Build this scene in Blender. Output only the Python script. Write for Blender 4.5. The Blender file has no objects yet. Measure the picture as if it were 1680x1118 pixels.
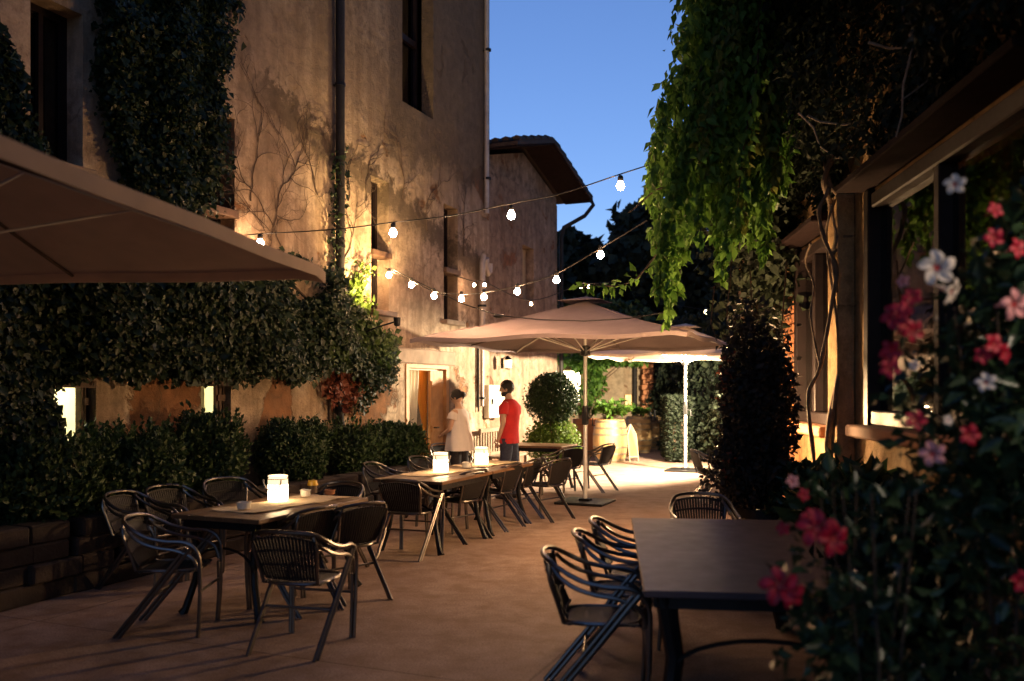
import bpy, math, random
import numpy as np
from mathutils import Vector, Matrix
R = math.radians
rng = np.random.default_rng(7)
random.seed(7)
scene = bpy.context.scene
COL = scene.collection
F = 1450.0; EYE = 1.65; HX = 840.0; HY = 640.0

# ------------------------------------------------------------------ helpers
def P(px, py, Y):
    "a point of the place, from the survey of the photograph at depth Y metres"
    return Vector(((px-HX)/F*Y, Y, EYE-(py-HY)/F*Y))
def G(px, py):
    return P(px, py, EYE*F/(py-HY))

class MB:
    def __init__(s): s.v = []; s.f = []
    def add(s, vs, fs):
        b = len(s.v); s.v += [tuple(v) for v in vs]; s.f += [tuple(b+i for i in f) for f in fs]; return s
    def box(s, c, d, rz=0.0, bev=0.0, M=None):
        x, y, z = d[0]/2, d[1]/2, d[2]/2
        if bev > 0:
            b = min(bev, x*.9, y*.9, z*.9)
            vs = []
            for sz, k in ((-z, 1), (-z+b, 0), (z-b, 0), (z, 1)):
                i = b if k else 0
                for (a, e) in ((-x+i, -y+b+i*0), (-x+b+i*0, -y+i), (x-b, -y+i), (x-i, -y+b), (x-i, y-b), (x-b, y-i), (-x+b, y-i), (-x+i, y-b)):
                    vs.append((a, e, sz))
            fs = [tuple(reversed(range(8))), tuple(range(24, 32))]
            for L in range(3):
                for k in range(8):
                    fs.append((L*8+k, L*8+(k+1) % 8, L*8+8+(k+1) % 8, L*8+8+k))
        else:
            vs = [(-x,-y,-z),(x,-y,-z),(x,y,-z),(-x,y,-z),(-x,-y,z),(x,-y,z),(x,y,z),(-x,y,z)]
            fs = [(3,2,1,0),(4,5,6,7),(0,1,5,4),(1,2,6,5),(2,3,7,6),(3,0,4,7)]
        c = Vector(c); m = Matrix.Rotation(rz, 3, 'Z')
        if M is not None: m = M
        return s.add([c + m @ Vector(v) for v in vs], fs)
    def tube(s, path, r, n=8, cap=True):
        path = [Vector(p) for p in path]; k = len(path)
        rs = r if hasattr(r, '__len__') else [r]*k
        vs = []; ref = None
        for i, p in enumerate(path):
            t = (path[min(i+1, k-1)] - path[max(i-1, 0)])
            if t.length < 1e-9: t = Vector((0,0,1))
            t.normalize()
            if ref is None:
                ref = Vector((0,0,1)) if abs(t.z) < .9 else Vector((1,0,0))
            a = t.cross(ref)
            if a.length < 1e-6: a = t.orthogonal()
            a.normalize(); b = t.cross(a).normalized(); ref = -b.cross(t).cross(t) if False else a.cross(t)
            for j in range(n):
                th = 2*math.pi*j/n
                vs.append(p + (a*math.cos(th) + b*math.sin(th))*rs[i])
        fs = []
        for i in range(k-1):
            for j in range(n):
                fs.append((i*n+j, i*n+(j+1) % n, (i+1)*n+(j+1) % n, (i+1)*n+j))
        if cap: fs += [tuple(reversed(range(n))), tuple(range((k-1)*n, k*n))]
        return s.add(vs, fs)
    def lathe(s, prof, n=24, c=(0,0,0), cap=True):
        c = Vector(c); vs = []; fs = []
        for (r, z) in prof:
            for j in range(n):
                a = 2*math.pi*j/n; vs.append(c + Vector((r*math.cos(a), r*math.sin(a), z)))
        for i in range(len(prof)-1):
            for j in range(n):
                fs.append((i*n+j, i*n+(j+1) % n, (i+1)*n+(j+1) % n, (i+1)*n+j))
        if cap: fs += [tuple(reversed(range(n))), tuple(range((len(prof)-1)*n, len(prof)*n))]
        return s.add(vs, fs)
    def ball(s, c, r, n=12, m=8, sq=(1,1,1)):
        c = Vector(c); vs = []; fs = []
        for i in range(1, m):
            p = math.pi*i/m
            for j in range(n):
                a = 2*math.pi*j/n
                vs.append(c + Vector((r*sq[0]*math.sin(p)*math.cos(a), r*sq[1]*math.sin(p)*math.sin(a), -r*sq[2]*math.cos(p))))
        vs += [c - Vector((0,0,r*sq[2])), c + Vector((0,0,r*sq[2]))]
        for i in range(m-2):
            for j in range(n):
                fs.append((i*n+j, i*n+(j+1) % n, (i+1)*n+(j+1) % n, (i+1)*n+j))
        b = (m-1)*n
        for j in range(n):
            fs.append((b, (j+1) % n, j)); fs.append((b+1, (m-2)*n+j, (m-2)*n+(j+1) % n))
        return s.add(vs, fs)
    def grid(s, fn, nu, nv, thick=0.0):
        "sheet of points fn(u,v) u,v in 0..1; thick gives it a second side"
        vs = [Vector(fn(i/nu, j/nv)) for i in range(nu+1) for j in range(nv+1)]
        w = nv+1
        fs = [(i*w+j, (i+1)*w+j, (i+1)*w+j+1, i*w+j+1) for i in range(nu) for j in range(nv)]
        if thick:
            nn = []
            for i in range(nu+1):
                for j in range(w):
                    a = vs[min(i+1, nu)*w+j]-vs[max(i-1, 0)*w+j]; b = vs[i*w+min(j+1, nv)]-vs[i*w+max(j-1, 0)]
                    nn.append(a.cross(b).normalized() if a.cross(b).length > 1e-12 else Vector((0,0,1)))
            N = len(vs); vs = vs + [v-n*thick for v, n in zip(vs, nn)]
            fs = fs + [tuple(N+i for i in reversed(f)) for f in fs]
            rim = [i*w for i in range(nu+1)] + [nu*w+j for j in range(1, w)] + [i*w+nv for i in range(nu-1, -1, -1)] + [j for j in range(nv-1, 0, -1)]
            for a, b in zip(rim, rim[1:]+rim[:1]): fs.append((b, a, N+a, N+b))
        return s.add(vs, fs)

def obj(name, mb, mat, parent=None, smooth=False):
    me = bpy.data.meshes.new(name); me.from_pydata(mb.v, [], mb.f)
    return link(name, me, mat, parent, smooth)
def link(name, me, mat, parent=None, smooth=False):
    if mat is not None: me.materials.append(mat)
    me.update()
    if smooth:
        me.polygons.foreach_set('use_smooth', [True]*len(me.polygons))
        try: me.set_sharp_from_angle(angle=R(42))
        except Exception: pass
    o = bpy.data.objects.new(name, me); COL.objects.link(o)
    if parent is not None: o.parent = parent
    return o
def tag(o, label, cat, group=None, kind=None):
    if label: o['label'] = label
    if cat: o['category'] = cat
    if group: o['group'] = group
    if kind: o['kind'] = kind
    return o
def thing(name, label, cat, loc=(0,0,0), rz=0.0, group=None):
    o = bpy.data.objects.new(name, None); COL.objects.link(o)
    o.location = loc; o.rotation_euler = (0,0,rz); o.empty_display_size = .1
    return tag(o, label, cat, group)
def struct(o): o['kind'] = 'structure'; return o
def copy_tree(o, parent=None):
    c = o.copy(); COL.objects.link(c); c.parent = parent
    for ch in list(o.children): copy_tree(ch, c)
    return c
def facing(dx, dy): return math.atan2(-dx, dy)

# ------------------------------------------------------------------ leaves
def leaf_mesh(p, d, n, s, w=.42, fold=.18):
    "p base points, d tip directions, n leaf normals, s lengths -> folded leaf blades, four corners each"
    N = len(p)
    d = d/np.linalg.norm(d, axis=1)[:, None]
    side = np.cross(d, n); side /= (np.linalg.norm(side, axis=1)[:, None]+1e-9)
    up = np.cross(side, d)
    s = s[:, None]
    base = p; tip = p + d*s - up*s*.12
    mid = d*s*.42
    L = p + mid + side*s*w + up*s*fold; Rr = p + mid - side*s*w + up*s*fold
    v = np.empty((N*4, 3)); v[0::4] = base; v[1::4] = L; v[2::4] = tip; v[3::4] = Rr
    i = np.arange(N)*4
    tri = np.empty((N*2, 3), dtype=np.int32)
    tri[0::2] = np.stack([i, i+2, i+1], 1); tri[1::2] = np.stack([i, i+3, i+2], 1)
    me = bpy.data.meshes.new('foliage')
    me.vertices.add(len(v)); me.vertices.foreach_set('co', v.ravel())
    me.loops.add(tri.size); me.loops.foreach_set('vertex_index', tri.ravel())
    me.polygons.add(len(tri)); me.polygons.foreach_set('loop_start', np.arange(len(tri), dtype=np.int32)*3)
    try: me.polygons.foreach_set('loop_total', np.full(len(tri), 3, dtype=np.int32))
    except Exception: pass
    me.update(calc_edges=True); me.validate()
    return me
def unit(N):
    a = rng.normal(size=(N, 3)); return a/np.linalg.norm(a, axis=1)[:, None]
def in_poly(x, y, poly):
    ins = np.zeros(len(x), bool); k = len(poly)
    for i in range(k):
        x1, y1 = poly[i]; x2, y2 = poly[(i+1) % k]
        c = ((y1 > y) != (y2 > y)) & (x < (x2-x1)*(y-y1)/(y2-y1+1e-12)+x1)
        ins ^= c
    return ins
def clump_noise(p, f, seed=0):
    r = np.random.default_rng(seed); o = np.zeros(len(p))
    for k in range(5):
        d = r.normal(size=3)*f; o += np.sin(p @ d + r.uniform(0, 6.28))
    return o/5
def blob_leaves(c, rad, N, size, seed=0, rough=.22, flat_base=None, gap=.0, up=.3, shell=.55):
    "leaves through an uneven ellipsoid"
    u = unit(N); lump = 1+rough*clump_noise(u, 4.0, seed)*1.6
    rr = rng.uniform(shell**3, 1, N)**(1/3)
    p = u*rr[:, None]*lump[:, None]*np.array(rad) + np.array(c)
    keep = clump_noise(p, 3.0/max(min(rad), .1), seed+5) > -1.2+gap
    if flat_base is not None: keep &= p[:, 2] > flat_base
    p = p[keep]; u = u[keep]
    d = u*.6 + unit(len(p))*.75 + np.array([0, 0, up]); n = u + unit(len(p))*.7
    s = size*rng.uniform(.6, 1.35, len(p))
    return p, d, n, s
def foliage(name, parts, mat, parent=None, w=.42, fold=.18):
    p, d, n, s = [np.concatenate([q[i] for q in parts]) for i in range(4)]
    me = leaf_mesh(p, d, n, s, w, fold)
    return link(name, me, mat, parent)

# ------------------------------------------------------------------ materials
MAT = {}
def new_mat(name):
    m = bpy.data.materials.new(name); m.use_nodes = True
    nt = m.node_tree; b = nt.nodes['Principled BSDF']; MAT[name] = m
    return m, nt, b
def nd(nt, t, **kw):
    n = nt.nodes.new(t)
    for k, v in kw.items():
        if hasattr(n, k): setattr(n, k, v)
        else: n.inputs[k].default_value = v
    return n
def ramp(nt, fac, stops):
    r = nt.nodes.new('ShaderNodeValToRGB')
    el = r.color_ramp.elements
    while len(el) < len(stops): el.new(.5)
    for e, (p, c) in zip(el, stops):
        e.position = p; e.color = (*c, 1) if len(c) == 3 else c
    nt.links.new(fac, r.inputs[0]); return r.outputs[0]
def mixc(nt, fac, a, b, mode='MIX'):
    m = nt.nodes.new('ShaderNodeMix'); m.data_type = 'RGBA'; m.blend_type = mode
    for sock, v in ((m.inputs[0], fac), (m.inputs[6], a), (m.inputs[7], b)):
        if isinstance(v, (int, float)): sock.default_value = v
        elif isinstance(v, tuple): sock.default_value = (*v, 1) if len(v) == 3 else v
        else: nt.links.new(v, sock)
    return m.outputs[2]
def math_n(nt, op, a, b=0.0, clamp=False):
    m = nt.nodes.new('ShaderNodeMath'); m.operation = op; m.use_clamp = clamp
    for i, v in enumerate((a, b)):
        if isinstance(v, (int, float)): m.inputs[i].default_value = v
        else: nt.links.new(v, m.inputs[i])
    return m.outputs[0]
def noise(nt, vec, scale, detail=4, rough=.55, dist=0):
    n = nt.nodes.new('ShaderNodeTexNoise'); n.inputs['Scale'].default_value = scale
    n.inputs['Detail'].default_value = detail; n.inputs['Roughness'].default_value = rough; n.inputs['Distortion'].default_value = dist
    nt.links.new(vec, n.inputs['Vector']); return n.outputs[0]
def ocoord(nt): return nt.nodes.new('ShaderNodeTexCoord').outputs['Object']
def bump(nt, b, h, strength=.5, dist=.02):
    n = nt.nodes.new('ShaderNodeBump'); n.inputs['Strength'].default_value = strength; n.inputs['Distance'].default_value = dist
    nt.links.new(h, n.inputs['Height']); nt.links.new(n.outputs[0], b.inputs['Normal'])
def simple(name, col, rough=.6, metal=0.0, var=.25, scale=6.0, bmp=.15, spec=.5):
    m, nt, b = new_mat(name); v = ocoord(nt)
    n = noise(nt, v, scale, 5)
    lo = tuple(c*(1-var) for c in col); hi = tuple(min(1, c*(1+var)) for c in col)
    nt.links.new(ramp(nt, n, [(.3, lo), (.7, hi)]), b.inputs['Base Color'])
    b.inputs['Roughness'].default_value = rough; b.inputs['Metallic'].default_value = metal
    b.inputs['Specular IOR Level'].default_value = spec
    r2 = noise(nt, v, scale*3, 3)
    nt.links.new(math_n(nt, 'ADD', math_n(nt, 'MULTIPLY', r2, .25), rough-.12, True), b.inputs['Roughness'])
    if bmp: bump(nt, b, noise(nt, v, scale*8, 4), bmp, .01)
    return m
def leafmat(name, dark, light, trans=.3, rough=.5, scale=1.5):
    m, nt, b = new_mat(name)
    g = nt.nodes.new('ShaderNodeNewGeometry'); rnd = g.outputs['Random Per Island']
    big = noise(nt, ocoord(nt), scale, 2)
    f = math_n(nt, 'ADD', math_n(nt, 'MULTIPLY', rnd, .65), math_n(nt, 'MULTIPLY', big, .35))
    c = ramp(nt, f, [(.15, dark), (.85, light)])
    nt.links.new(c, b.inputs['Base Color']); b.inputs['Roughness'].default_value = rough; b.inputs['Specular IOR Level'].default_value = .28
    t = nt.nodes.new('ShaderNodeBsdfTranslucent'); nt.links.new(c, t.inputs['Color'])
    mx = nt.nodes.new('ShaderNodeMixShader'); mx.inputs[0].default_value = trans
    nt.links.new(b.outputs[0], mx.inputs[1]); nt.links.new(t.outputs[0], mx.inputs[2])
    nt.links.new(mx.outputs[0], nt.nodes['Material Output'].inputs[0])
    return m
def glow(name, col, strength):
    m, nt, b = new_mat(name)
    b.inputs['Base Color'].default_value = (.8, .75, .65, 1)
    b.inputs['Emission Color'].default_value = (*col, 1); b.inputs['Emission Strength'].default_value = strength
    return m
def fabric(name, col, trans=.25):
    m, nt, b = new_mat(name); v = ocoord(nt)
    n = noise(nt, v, 3, 4); c = ramp(nt, n, [(.3, tuple(x*.88 for x in col)), (.7, tuple(min(1, x*1.08) for x in col))])
    nt.links.new(c, b.inputs['Base Color']); b.inputs['Roughness'].default_value = .85; b.inputs['Specular IOR Level'].default_value = .2
    w = noise(nt, v, 260, 2); w2 = noise(nt, v, 2.2, 3, .5, 1.2); bump(nt, b, math_n(nt, 'ADD', math_n(nt, 'MULTIPLY', w, .08), w2), .5, .05)
    t = nt.nodes.new('ShaderNodeBsdfTranslucent'); nt.links.new(c, t.inputs['Color'])
    mx = nt.nodes.new('ShaderNodeMixShader'); mx.inputs[0].default_value = trans
    nt.links.new(b.outputs[0], mx.inputs[1]); nt.links.new(t.outputs[0], mx.inputs[2])
    nt.links.new(mx.outputs[0], nt.nodes['Material Output'].inputs[0]); return m
def pane_mat(name, tint=(.9,.92,.9), refl=1.0):
    m, nt, b = new_mat(name)
    tr = nd(nt, 'ShaderNodeBsdfTransparent'); tr.inputs[0].default_value = (*tint, 1)
    gl = nd(nt, 'ShaderNodeBsdfGlossy'); gl.inputs['Roughness'].default_value = .03; gl.inputs[0].default_value = (.9,.9,.9,1)
    fr = nd(nt, 'ShaderNodeFresnel'); fr.inputs[0].default_value = 1.5
    mx = nt.nodes.new('ShaderNodeMixShader')
    gm_ = nt.nodes.new('ShaderNodeNewGeometry'); nt.links.new(math_n(nt, 'MULTIPLY', math_n(nt, 'MULTIPLY', fr.outputs[0], refl, True), math_n(nt, 'SUBTRACT', 1.0, gm_.outputs['Backfacing'])), mx.inputs[0])
    nt.links.new(tr.outputs[0], mx.inputs[1]); nt.links.new(gl.outputs[0], mx.inputs[2])
    nt.links.new(mx.outputs[0], nt.nodes['Material Output'].inputs[0]); return m

def plaster(name, base, pale, stone, dark, stain_shade_zone=None, patch_bias=0.0, low_bias=.0, patches=()):
    "old lime render: blotches, runs, hairline mottling, patches where it fell off and shows rubble stone"
    m, nt, b = new_mat(name); v = ocoord(nt)
    sep = nt.nodes.new('ShaderNodeSeparateXYZ'); nt.links.new(v, sep.inputs[0])
    n1 = noise(nt, v, .9, 6, .6, .4); n2 = noise(nt, v, 5.5, 6, .7); n3 = noise(nt, v, 38, 4, .7)
    mp = nt.nodes.new('ShaderNodeMapping'); mp.inputs['Scale'].default_value = (3.2, 3.2, .35); nt.links.new(v, mp.inputs[0])
    runs = noise(nt, mp.outputs[0], 1.3, 5, .6)
    c = ramp(nt, n1, [(.3, tuple(x*.62 for x in base)), (.48, base), (.68, pale)])
    c = mixc(nt, ramp(nt, runs, [(.44, (0,0,0)), (.66, (.75,.75,.75))]), c, dark)
    c = mixc(nt, ramp(nt, n2, [(.36, (.85,.85,.85)), (.58, (0,0,0))]), c, tuple(x*.42 for x in base))
    c = mixc(nt, math_n(nt, 'MULTIPLY', ramp(nt, n3, [(.3, (1,1,1)), (.6, (0,0,0))]), .35), c, tuple(x*.45 for x in base))
    # fallen render
    pz = nt.nodes.new('ShaderNodeMapping'); pz.inputs['Location'].default_value = (3.1, 0, 1.7); nt.links.new(v, pz.inputs[0])
    pn = math_n(nt, 'ADD', noise(nt, pz.outputs[0], .8, 8, .66, .5), math_n(nt, 'MULTIPLY', math_n(nt, 'SUBTRACT', n3, .5), .10))
    zl = math_n(nt, 'MULTIPLY', math_n(nt, 'SUBTRACT', 2.4, sep.outputs[2]), 2.0, True); low = math_n(nt, 'MULTIPLY', zl, low_bias)
    for tc, wd_, am in patches:
        q = math_n(nt, 'SUBTRACT', 1.0, math_n(nt, 'DIVIDE', math_n(nt, 'ABSOLUTE', math_n(nt, 'SUBTRACT', sep.outputs[0], tc)), wd_), True)
        low = math_n(nt, 'ADD', low, math_n(nt, 'MULTIPLY', math_n(nt, 'MULTIPLY', q, zl), am))
    pn = math_n(nt, 'ADD', pn, low)
    pm = ramp(nt, pn, [(.60-patch_bias, (0,0,0)), (.632-patch_bias, (.9,.9,.9))])
    vor = nt.nodes.new('ShaderNodeTexVoronoi'); vor.inputs['Scale'].default_value = 5.5; nt.links.new(v, vor.inputs['Vector'])
    sc = mixc(nt, math_n(nt, 'ADD', math_n(nt, 'MULTIPLY', vor.outputs['Distance'], .8), math_n(nt, 'MULTIPLY', math_n(nt, 'SUBTRACT', n2, .4), 1.4), True), stone, tuple(x*.30 for x in stone))
    c = mixc(nt, pm, c, sc)
    wv = nt.nodes.new('ShaderNodeMix'); wv.data_type = 'VECTOR'; wv.inputs[0].default_value = .28
    nn_ = nt.nodes.new('ShaderNodeTexNoise'); nn_.inputs['Scale'].default_value = 2.6; nn_.inputs['Detail'].default_value = 5; nt.links.new(v, nn_.inputs['Vector'])
    nt.links.new(v, wv.inputs[4]); nt.links.new(nn_.outputs['Color'], wv.inputs[5])
    ck = nt.nodes.new('ShaderNodeTexVoronoi'); ck.feature = 'DISTANCE_TO_EDGE'; ck.inputs['Scale'].default_value = .95; nt.links.new(wv.outputs[1], ck.inputs['Vector'])
    crk = math_n(nt, 'MULTIPLY', math_n(nt, 'SUBTRACT', 1.0, math_n(nt, 'MULTIPLY', ck.outputs['Distance'], 110.0), True), math_n(nt, 'MULTIPLY', math_n(nt, 'SUBTRACT', n1, .42), 5.0, True))
    c = mixc(nt, math_n(nt, 'MULTIPLY', crk, .7), c, tuple(x*.2 for x in base))
    if stain_shade_zone:
        z = stain_shade_zone(nt, sep, n2, n1)
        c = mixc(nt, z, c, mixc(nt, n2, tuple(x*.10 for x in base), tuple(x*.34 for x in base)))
    nt.links.new(c, b.inputs['Base Color']); b.inputs['Roughness'].default_value = .92; b.inputs['Specular IOR Level'].default_value = .15
    h = math_n(nt, 'ADD', math_n(nt, 'MULTIPLY', n2, 1.0), math_n(nt, 'MULTIPLY', n3, .35))
    h = math_n(nt, 'SUBTRACT', h, math_n(nt, 'MULTIPLY', pm, .8))
    h = math_n(nt, 'ADD', h, math_n(nt, 'MULTIPLY', n1, 1.6))
    bump(nt, b, h, .9, .035)
    return m
SUN_EL, SUN_ROT, SKY_STR, SKY_TINT = 6.0, 0.0, .15, (1.20, 1.10, 1.45)
# ------------------------------------------------------------------ palette
def stain_and_shade(nt, sep, n2, n1):
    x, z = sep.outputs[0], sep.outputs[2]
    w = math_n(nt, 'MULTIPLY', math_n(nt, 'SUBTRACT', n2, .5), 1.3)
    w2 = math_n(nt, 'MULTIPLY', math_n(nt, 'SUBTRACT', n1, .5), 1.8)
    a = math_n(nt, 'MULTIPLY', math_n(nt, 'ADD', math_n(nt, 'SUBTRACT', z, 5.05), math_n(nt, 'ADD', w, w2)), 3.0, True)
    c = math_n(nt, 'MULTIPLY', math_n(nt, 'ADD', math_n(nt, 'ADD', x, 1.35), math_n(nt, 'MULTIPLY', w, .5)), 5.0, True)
    band = math_n(nt, 'MULTIPLY', math_n(nt, 'SUBTRACT', .34, math_n(nt, 'ABSOLUTE', math_n(nt, 'ADD', math_n(nt, 'ADD', math_n(nt, 'SUBTRACT', z, 4.9), math_n(nt, 'MULTIPLY', math_n(nt, 'ADD', x, 2.5), .22)), w))), 5.0, True)  # darker slanting band across the upper wall
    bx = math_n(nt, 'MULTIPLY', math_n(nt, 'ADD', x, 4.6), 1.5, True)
    top_shade = math_n(nt, 'MULTIPLY', math_n(nt, 'MULTIPLY', math_n(nt, 'ADD', math_n(nt, 'SUBTRACT', z, 4.6), math_n(nt, 'ADD', w, w2)), .55, True), .62)  # upper wall darker with height: light falloff put into the colour
    return math_n(nt, 'MAXIMUM', top_shade, 0.0) if False else math_n(nt, 'MAXIMUM', top_shade, math_n(nt, 'MULTIPLY', math_n(nt, 'MAXIMUM', math_n(nt, 'MULTIPLY', a, c), math_n(nt, 'MULTIPLY', band, bx)), .92))
plaster('plaster_main', (.42,.315,.22), (.62,.495,.36), (.30,.135,.06), (.16,.10,.06), stain_and_shade, low_bias=.035, patches=((-5.8,.62,.27),(-3.85,.42,.27),(-1.75,.5,.16)))
plaster('plaster_wing', (.28,.195,.14), (.38,.28,.21), (.28,.13,.07), (.17,.11,.07))
plaster('plaster_far', (.46,.36,.24), (.58,.47,.33), (.34,.17,.09), (.3,.2,.12))
plaster('plaster_right', (.42,.27,.13), (.50,.34,.18), (.30,.14,.07), (.26,.15,.07), patch_bias=-.2)
simple('stone_trim', (.22,.16,.11), .85, 0, .3, 4, .5)
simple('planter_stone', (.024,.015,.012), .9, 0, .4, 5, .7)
simple('soil', (.035,.025,.018), .95, 0, .4, 12, .8)
simple('old_wood', (.075,.04,.022), .65, 0, .35, 9, .4)
simple('door_wood', (.40,.20,.07), .55, 0, .25, 5, .25)
simple('dark_frame', (.013,.008,.008), .5, 0, .3, 8, .1, .22)
simple('hood_wood', (.016,.010,.010), .8, 0, .3, 8, .1, .04)
simple('table_wood', (.13,.066,.032), .38, 0, .3, 7, .12)
simple('dark_table', (.070,.048,.056), .42, 0, .2, 3, .08, .35)
simple('iron', (.012,.012,.014), .45, .6, .3, 8, .15)
simple('pole_metal', (.74,.71,.66), .35, .2, .06, 5, 0)
simple('pipe_dark', (.009,.007,.006), .7, .2, .4, 6, .25)
simple('pipe_zinc', (.36,.31,.27), .5, .3, .25, 5, .15)
simple('tile', (.035,.021,.016), .9, 0, .4, 4, .5)
simple('aluminium', (.17,.155,.145), .33, 1.0, .08, 8, 0)
simple('wicker', (.011,.0095,.0105), .55, 0, .3, 40, .1, .3)
simple('black_plastic', (.012,.012,.012), .45, 0, .2, 10, 0)
simple('board_paint', (.40,.33,.23), .6, 0, .1, 4, .1)
simple('white_paint', (.62,.55,.44), .5, 0, .08, 4, .1)
simple('ceramic', (.75,.70,.62), .25, 0, .03, 5, 0)
simple('barrel_oak', (.40,.27,.12), .6, 0, .25, 4, .35)
simple('terracotta', (.38,.16,.07), .8, 0, .2, 5, .3)
simple('hoop', (.30,.25,.18), .5, .6, .3, 6, .2)
simple('burlap', (.62,.48,.30), .95, 0, .16, 60, .5)
simple('skin', (.56,.33,.22), .55, 0, .06, 8, 0)
simple('hair', (.012,.009,.008), .45, 0, .3, 60, .6)
simple('red_cotton', (.62,.03,.03), .9, 0, .1, 10, .3)
simple('white_cotton', (.78,.68,.62), .9, 0, .05, 10, .4)
simple('denim', (.035,.04,.07), .9, 0, .3, 30, .3)
simple('dark_cotton', (.02,.016,.02), .9, 0, .3, 30, .3)
simple('bark', (.14,.095,.06), .9, 0, .4, 14, .8)
simple('pale_bark', (.30,.23,.17), .85, 0, .3, 14, .6)
simple('dry_twig', (.07,.045,.03), .9, 0, .3, 20, .2)
simple('cord_black', (.012,.011,.010), .4, 0, .2, 20, 0)
simple('mustard', (.70,.40,.03), .35, 0, .08, 5, 0)
simple('petal_white', (.90,.76,.64), .6, 0, .10, 30, .1)
simple('petal_pink', (.72,.30,.30), .6, 0, .15, 30, .1)
simple('petal_red', (.42,.002,.028), .55, 0, .25, 30, .1)
simple('petal_throat', (.45,.03,.03), .6, 0, .2, 30, 0)
simple('far_hill', (.02,.025,.02), 1, 0, .3, .1, 0)
fabric('canvas_cream', (.70,.58,.47), .16)
fabric('canvas_rose', (.27,.21,.205), .10)
fabric('awning_canvas', (.64,.50,.41), .20)
fabric('curtain_white', (.82,.76,.62), .35)
fabric('curtain_orange', (.62,.28,.05), .35)
fabric('curtain_beige', (.42,.33,.22), .3)
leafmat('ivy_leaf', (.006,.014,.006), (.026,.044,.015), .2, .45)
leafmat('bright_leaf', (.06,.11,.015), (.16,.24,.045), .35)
leafmat('mid_leaf', (.016,.034,.010), (.06,.10,.025), .25)
leafmat('creeper_leaf', (.035,.10,.014), (.15,.29,.05), .36)
leafmat('creeper_yellow', (.07,.10,.02), (.20,.23,.05), .4)
leafmat('red_leaf', (.07,.018,.012), (.20,.06,.03), .3)
leafmat('hedge_leaf', (.016,.034,.012), (.05,.085,.028), .15, .5)
leafmat('topiary_leaf', (.010,.026,.010), (.035,.065,.02), .1, .5)
leafmat('dark_leaf', (.007,.012,.007), (.020,.030,.014), .15, .7)
leafmat('plum_leaf', (.010,.012,.010), (.034,.028,.024), .15, .6)
leafmat('glossy_leaf', (.012,.028,.014), (.04,.075,.035), .15, .3)
leafmat('tree_leaf', (.008,.012,.008), (.022,.030,.016), .1, .7)
pane_mat('glass'); pane_mat('glass_dark', (.55,.5,.42), 1.6)
WARM = (1.0, .56, .29)
glow('bulb_glow', WARM, 450.0)
glow('small_bulb_glow', WARM, 200.0)
glow('far_bulb_glow', (1.0,.78,.42), 22.0)
glow('candle_glass', (1.0, .68, .36), 17.0)
glow('jar_rim', (1.0,.72,.42), 1.5)
glow('lit_panel', (1.0, .70, .34), 2.2)
glow('lit_blind_glow', (1.0, .76, .44), 26.0)
glow('flood_glow', (1.0, .70, .40), 60.0)
glow('garden_glow', (1.0,.60,.28), 1700.0)
glow('added_lamp_glow', (1.0,.78,.55), 20.0)
glow('room_lamp', (1.0, .87, .58), 130.0)

def ground_mat():
    m, nt, b = new_mat('ground'); v = ocoord(nt)
    n1 = noise(nt, v, .45, 6, .6, .5); n2 = noise(nt, v, 4.0, 6, .65); n3 = noise(nt, v, 70, 3, .7)
    c = ramp(nt, n1, [(.32, (.29,.195,.16)), (.66, (.42,.31,.25))])
    c = mixc(nt, ramp(nt, n2, [(.36, (.8,.8,.8)), (.6, (0,0,0))]), c, (.20,.12,.075))
    c = mixc(nt, ramp(nt, n3, [(.34, (.75,.75,.75)), (.56, (0,0,0))]), c, (.15,.095,.06))
    br = nt.nodes.new('ShaderNodeTexBrick'); mp = nt.nodes.new('ShaderNodeMapping')
    mp.inputs['Rotation'].default_value = (0,0,R(-67.2)); mp.inputs['Location'].default_value = (2.0, 1.85, 0); nt.links.new(v, mp.inputs[0]); nt.links.new(mp.outputs[0], br.inputs['Vector'])
    br.inputs['Scale'].default_value = 1.0; br.inputs['Brick Width'].default_value = 6.5; br.inputs['Row Height'].default_value = 3.7
    br.inputs['Mortar Size'].default_value = .010; br.inputs['Mortar Smooth'].default_value = .4; br.offset = 0
    c = mixc(nt, math_n(nt, 'MULTIPLY', br.outputs['Fac'], .45), c, (.10,.06,.04))
    nt.links.new(c, b.inputs['Base Color']); b.inputs['Specular IOR Level'].default_value = .25
    nt.links.new(math_n(nt, 'ADD', .62, math_n(nt, 'MULTIPLY', n2, .3)), b.inputs['Roughness'])
    h = math_n(nt, 'ADD', math_n(nt, 'MULTIPLY', n2, .7), math_n(nt, 'MULTIPLY', n3, .35))
    h = math_n(nt, 'SUBTRACT', h, math_n(nt, 'MULTIPLY', br.outputs['Fac'], .8))
    bump(nt, b, h, .7, .02); return m
ground_mat()

# ------------------------------------------------------------------ the left building
KA, KC = .4207, 7.5
U = Vector((.3878, .9217, 0)); Nn = Vector((.9217, -.3878, 0)); A0 = Vector((-1.4, 14.5, 0)); ANG = math.atan2(.9217, .3878)
def wy(px): return KC/(KA-(px-HX)/F)
def wt(px): return (wy(px)-14.5)/.9217
def wz(px, py): return EYE-(py-HY)/F*wy(px)
def W(t, z, o=0.0): return A0 + U*t + Nn*o + Vector((0,0,z))

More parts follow.
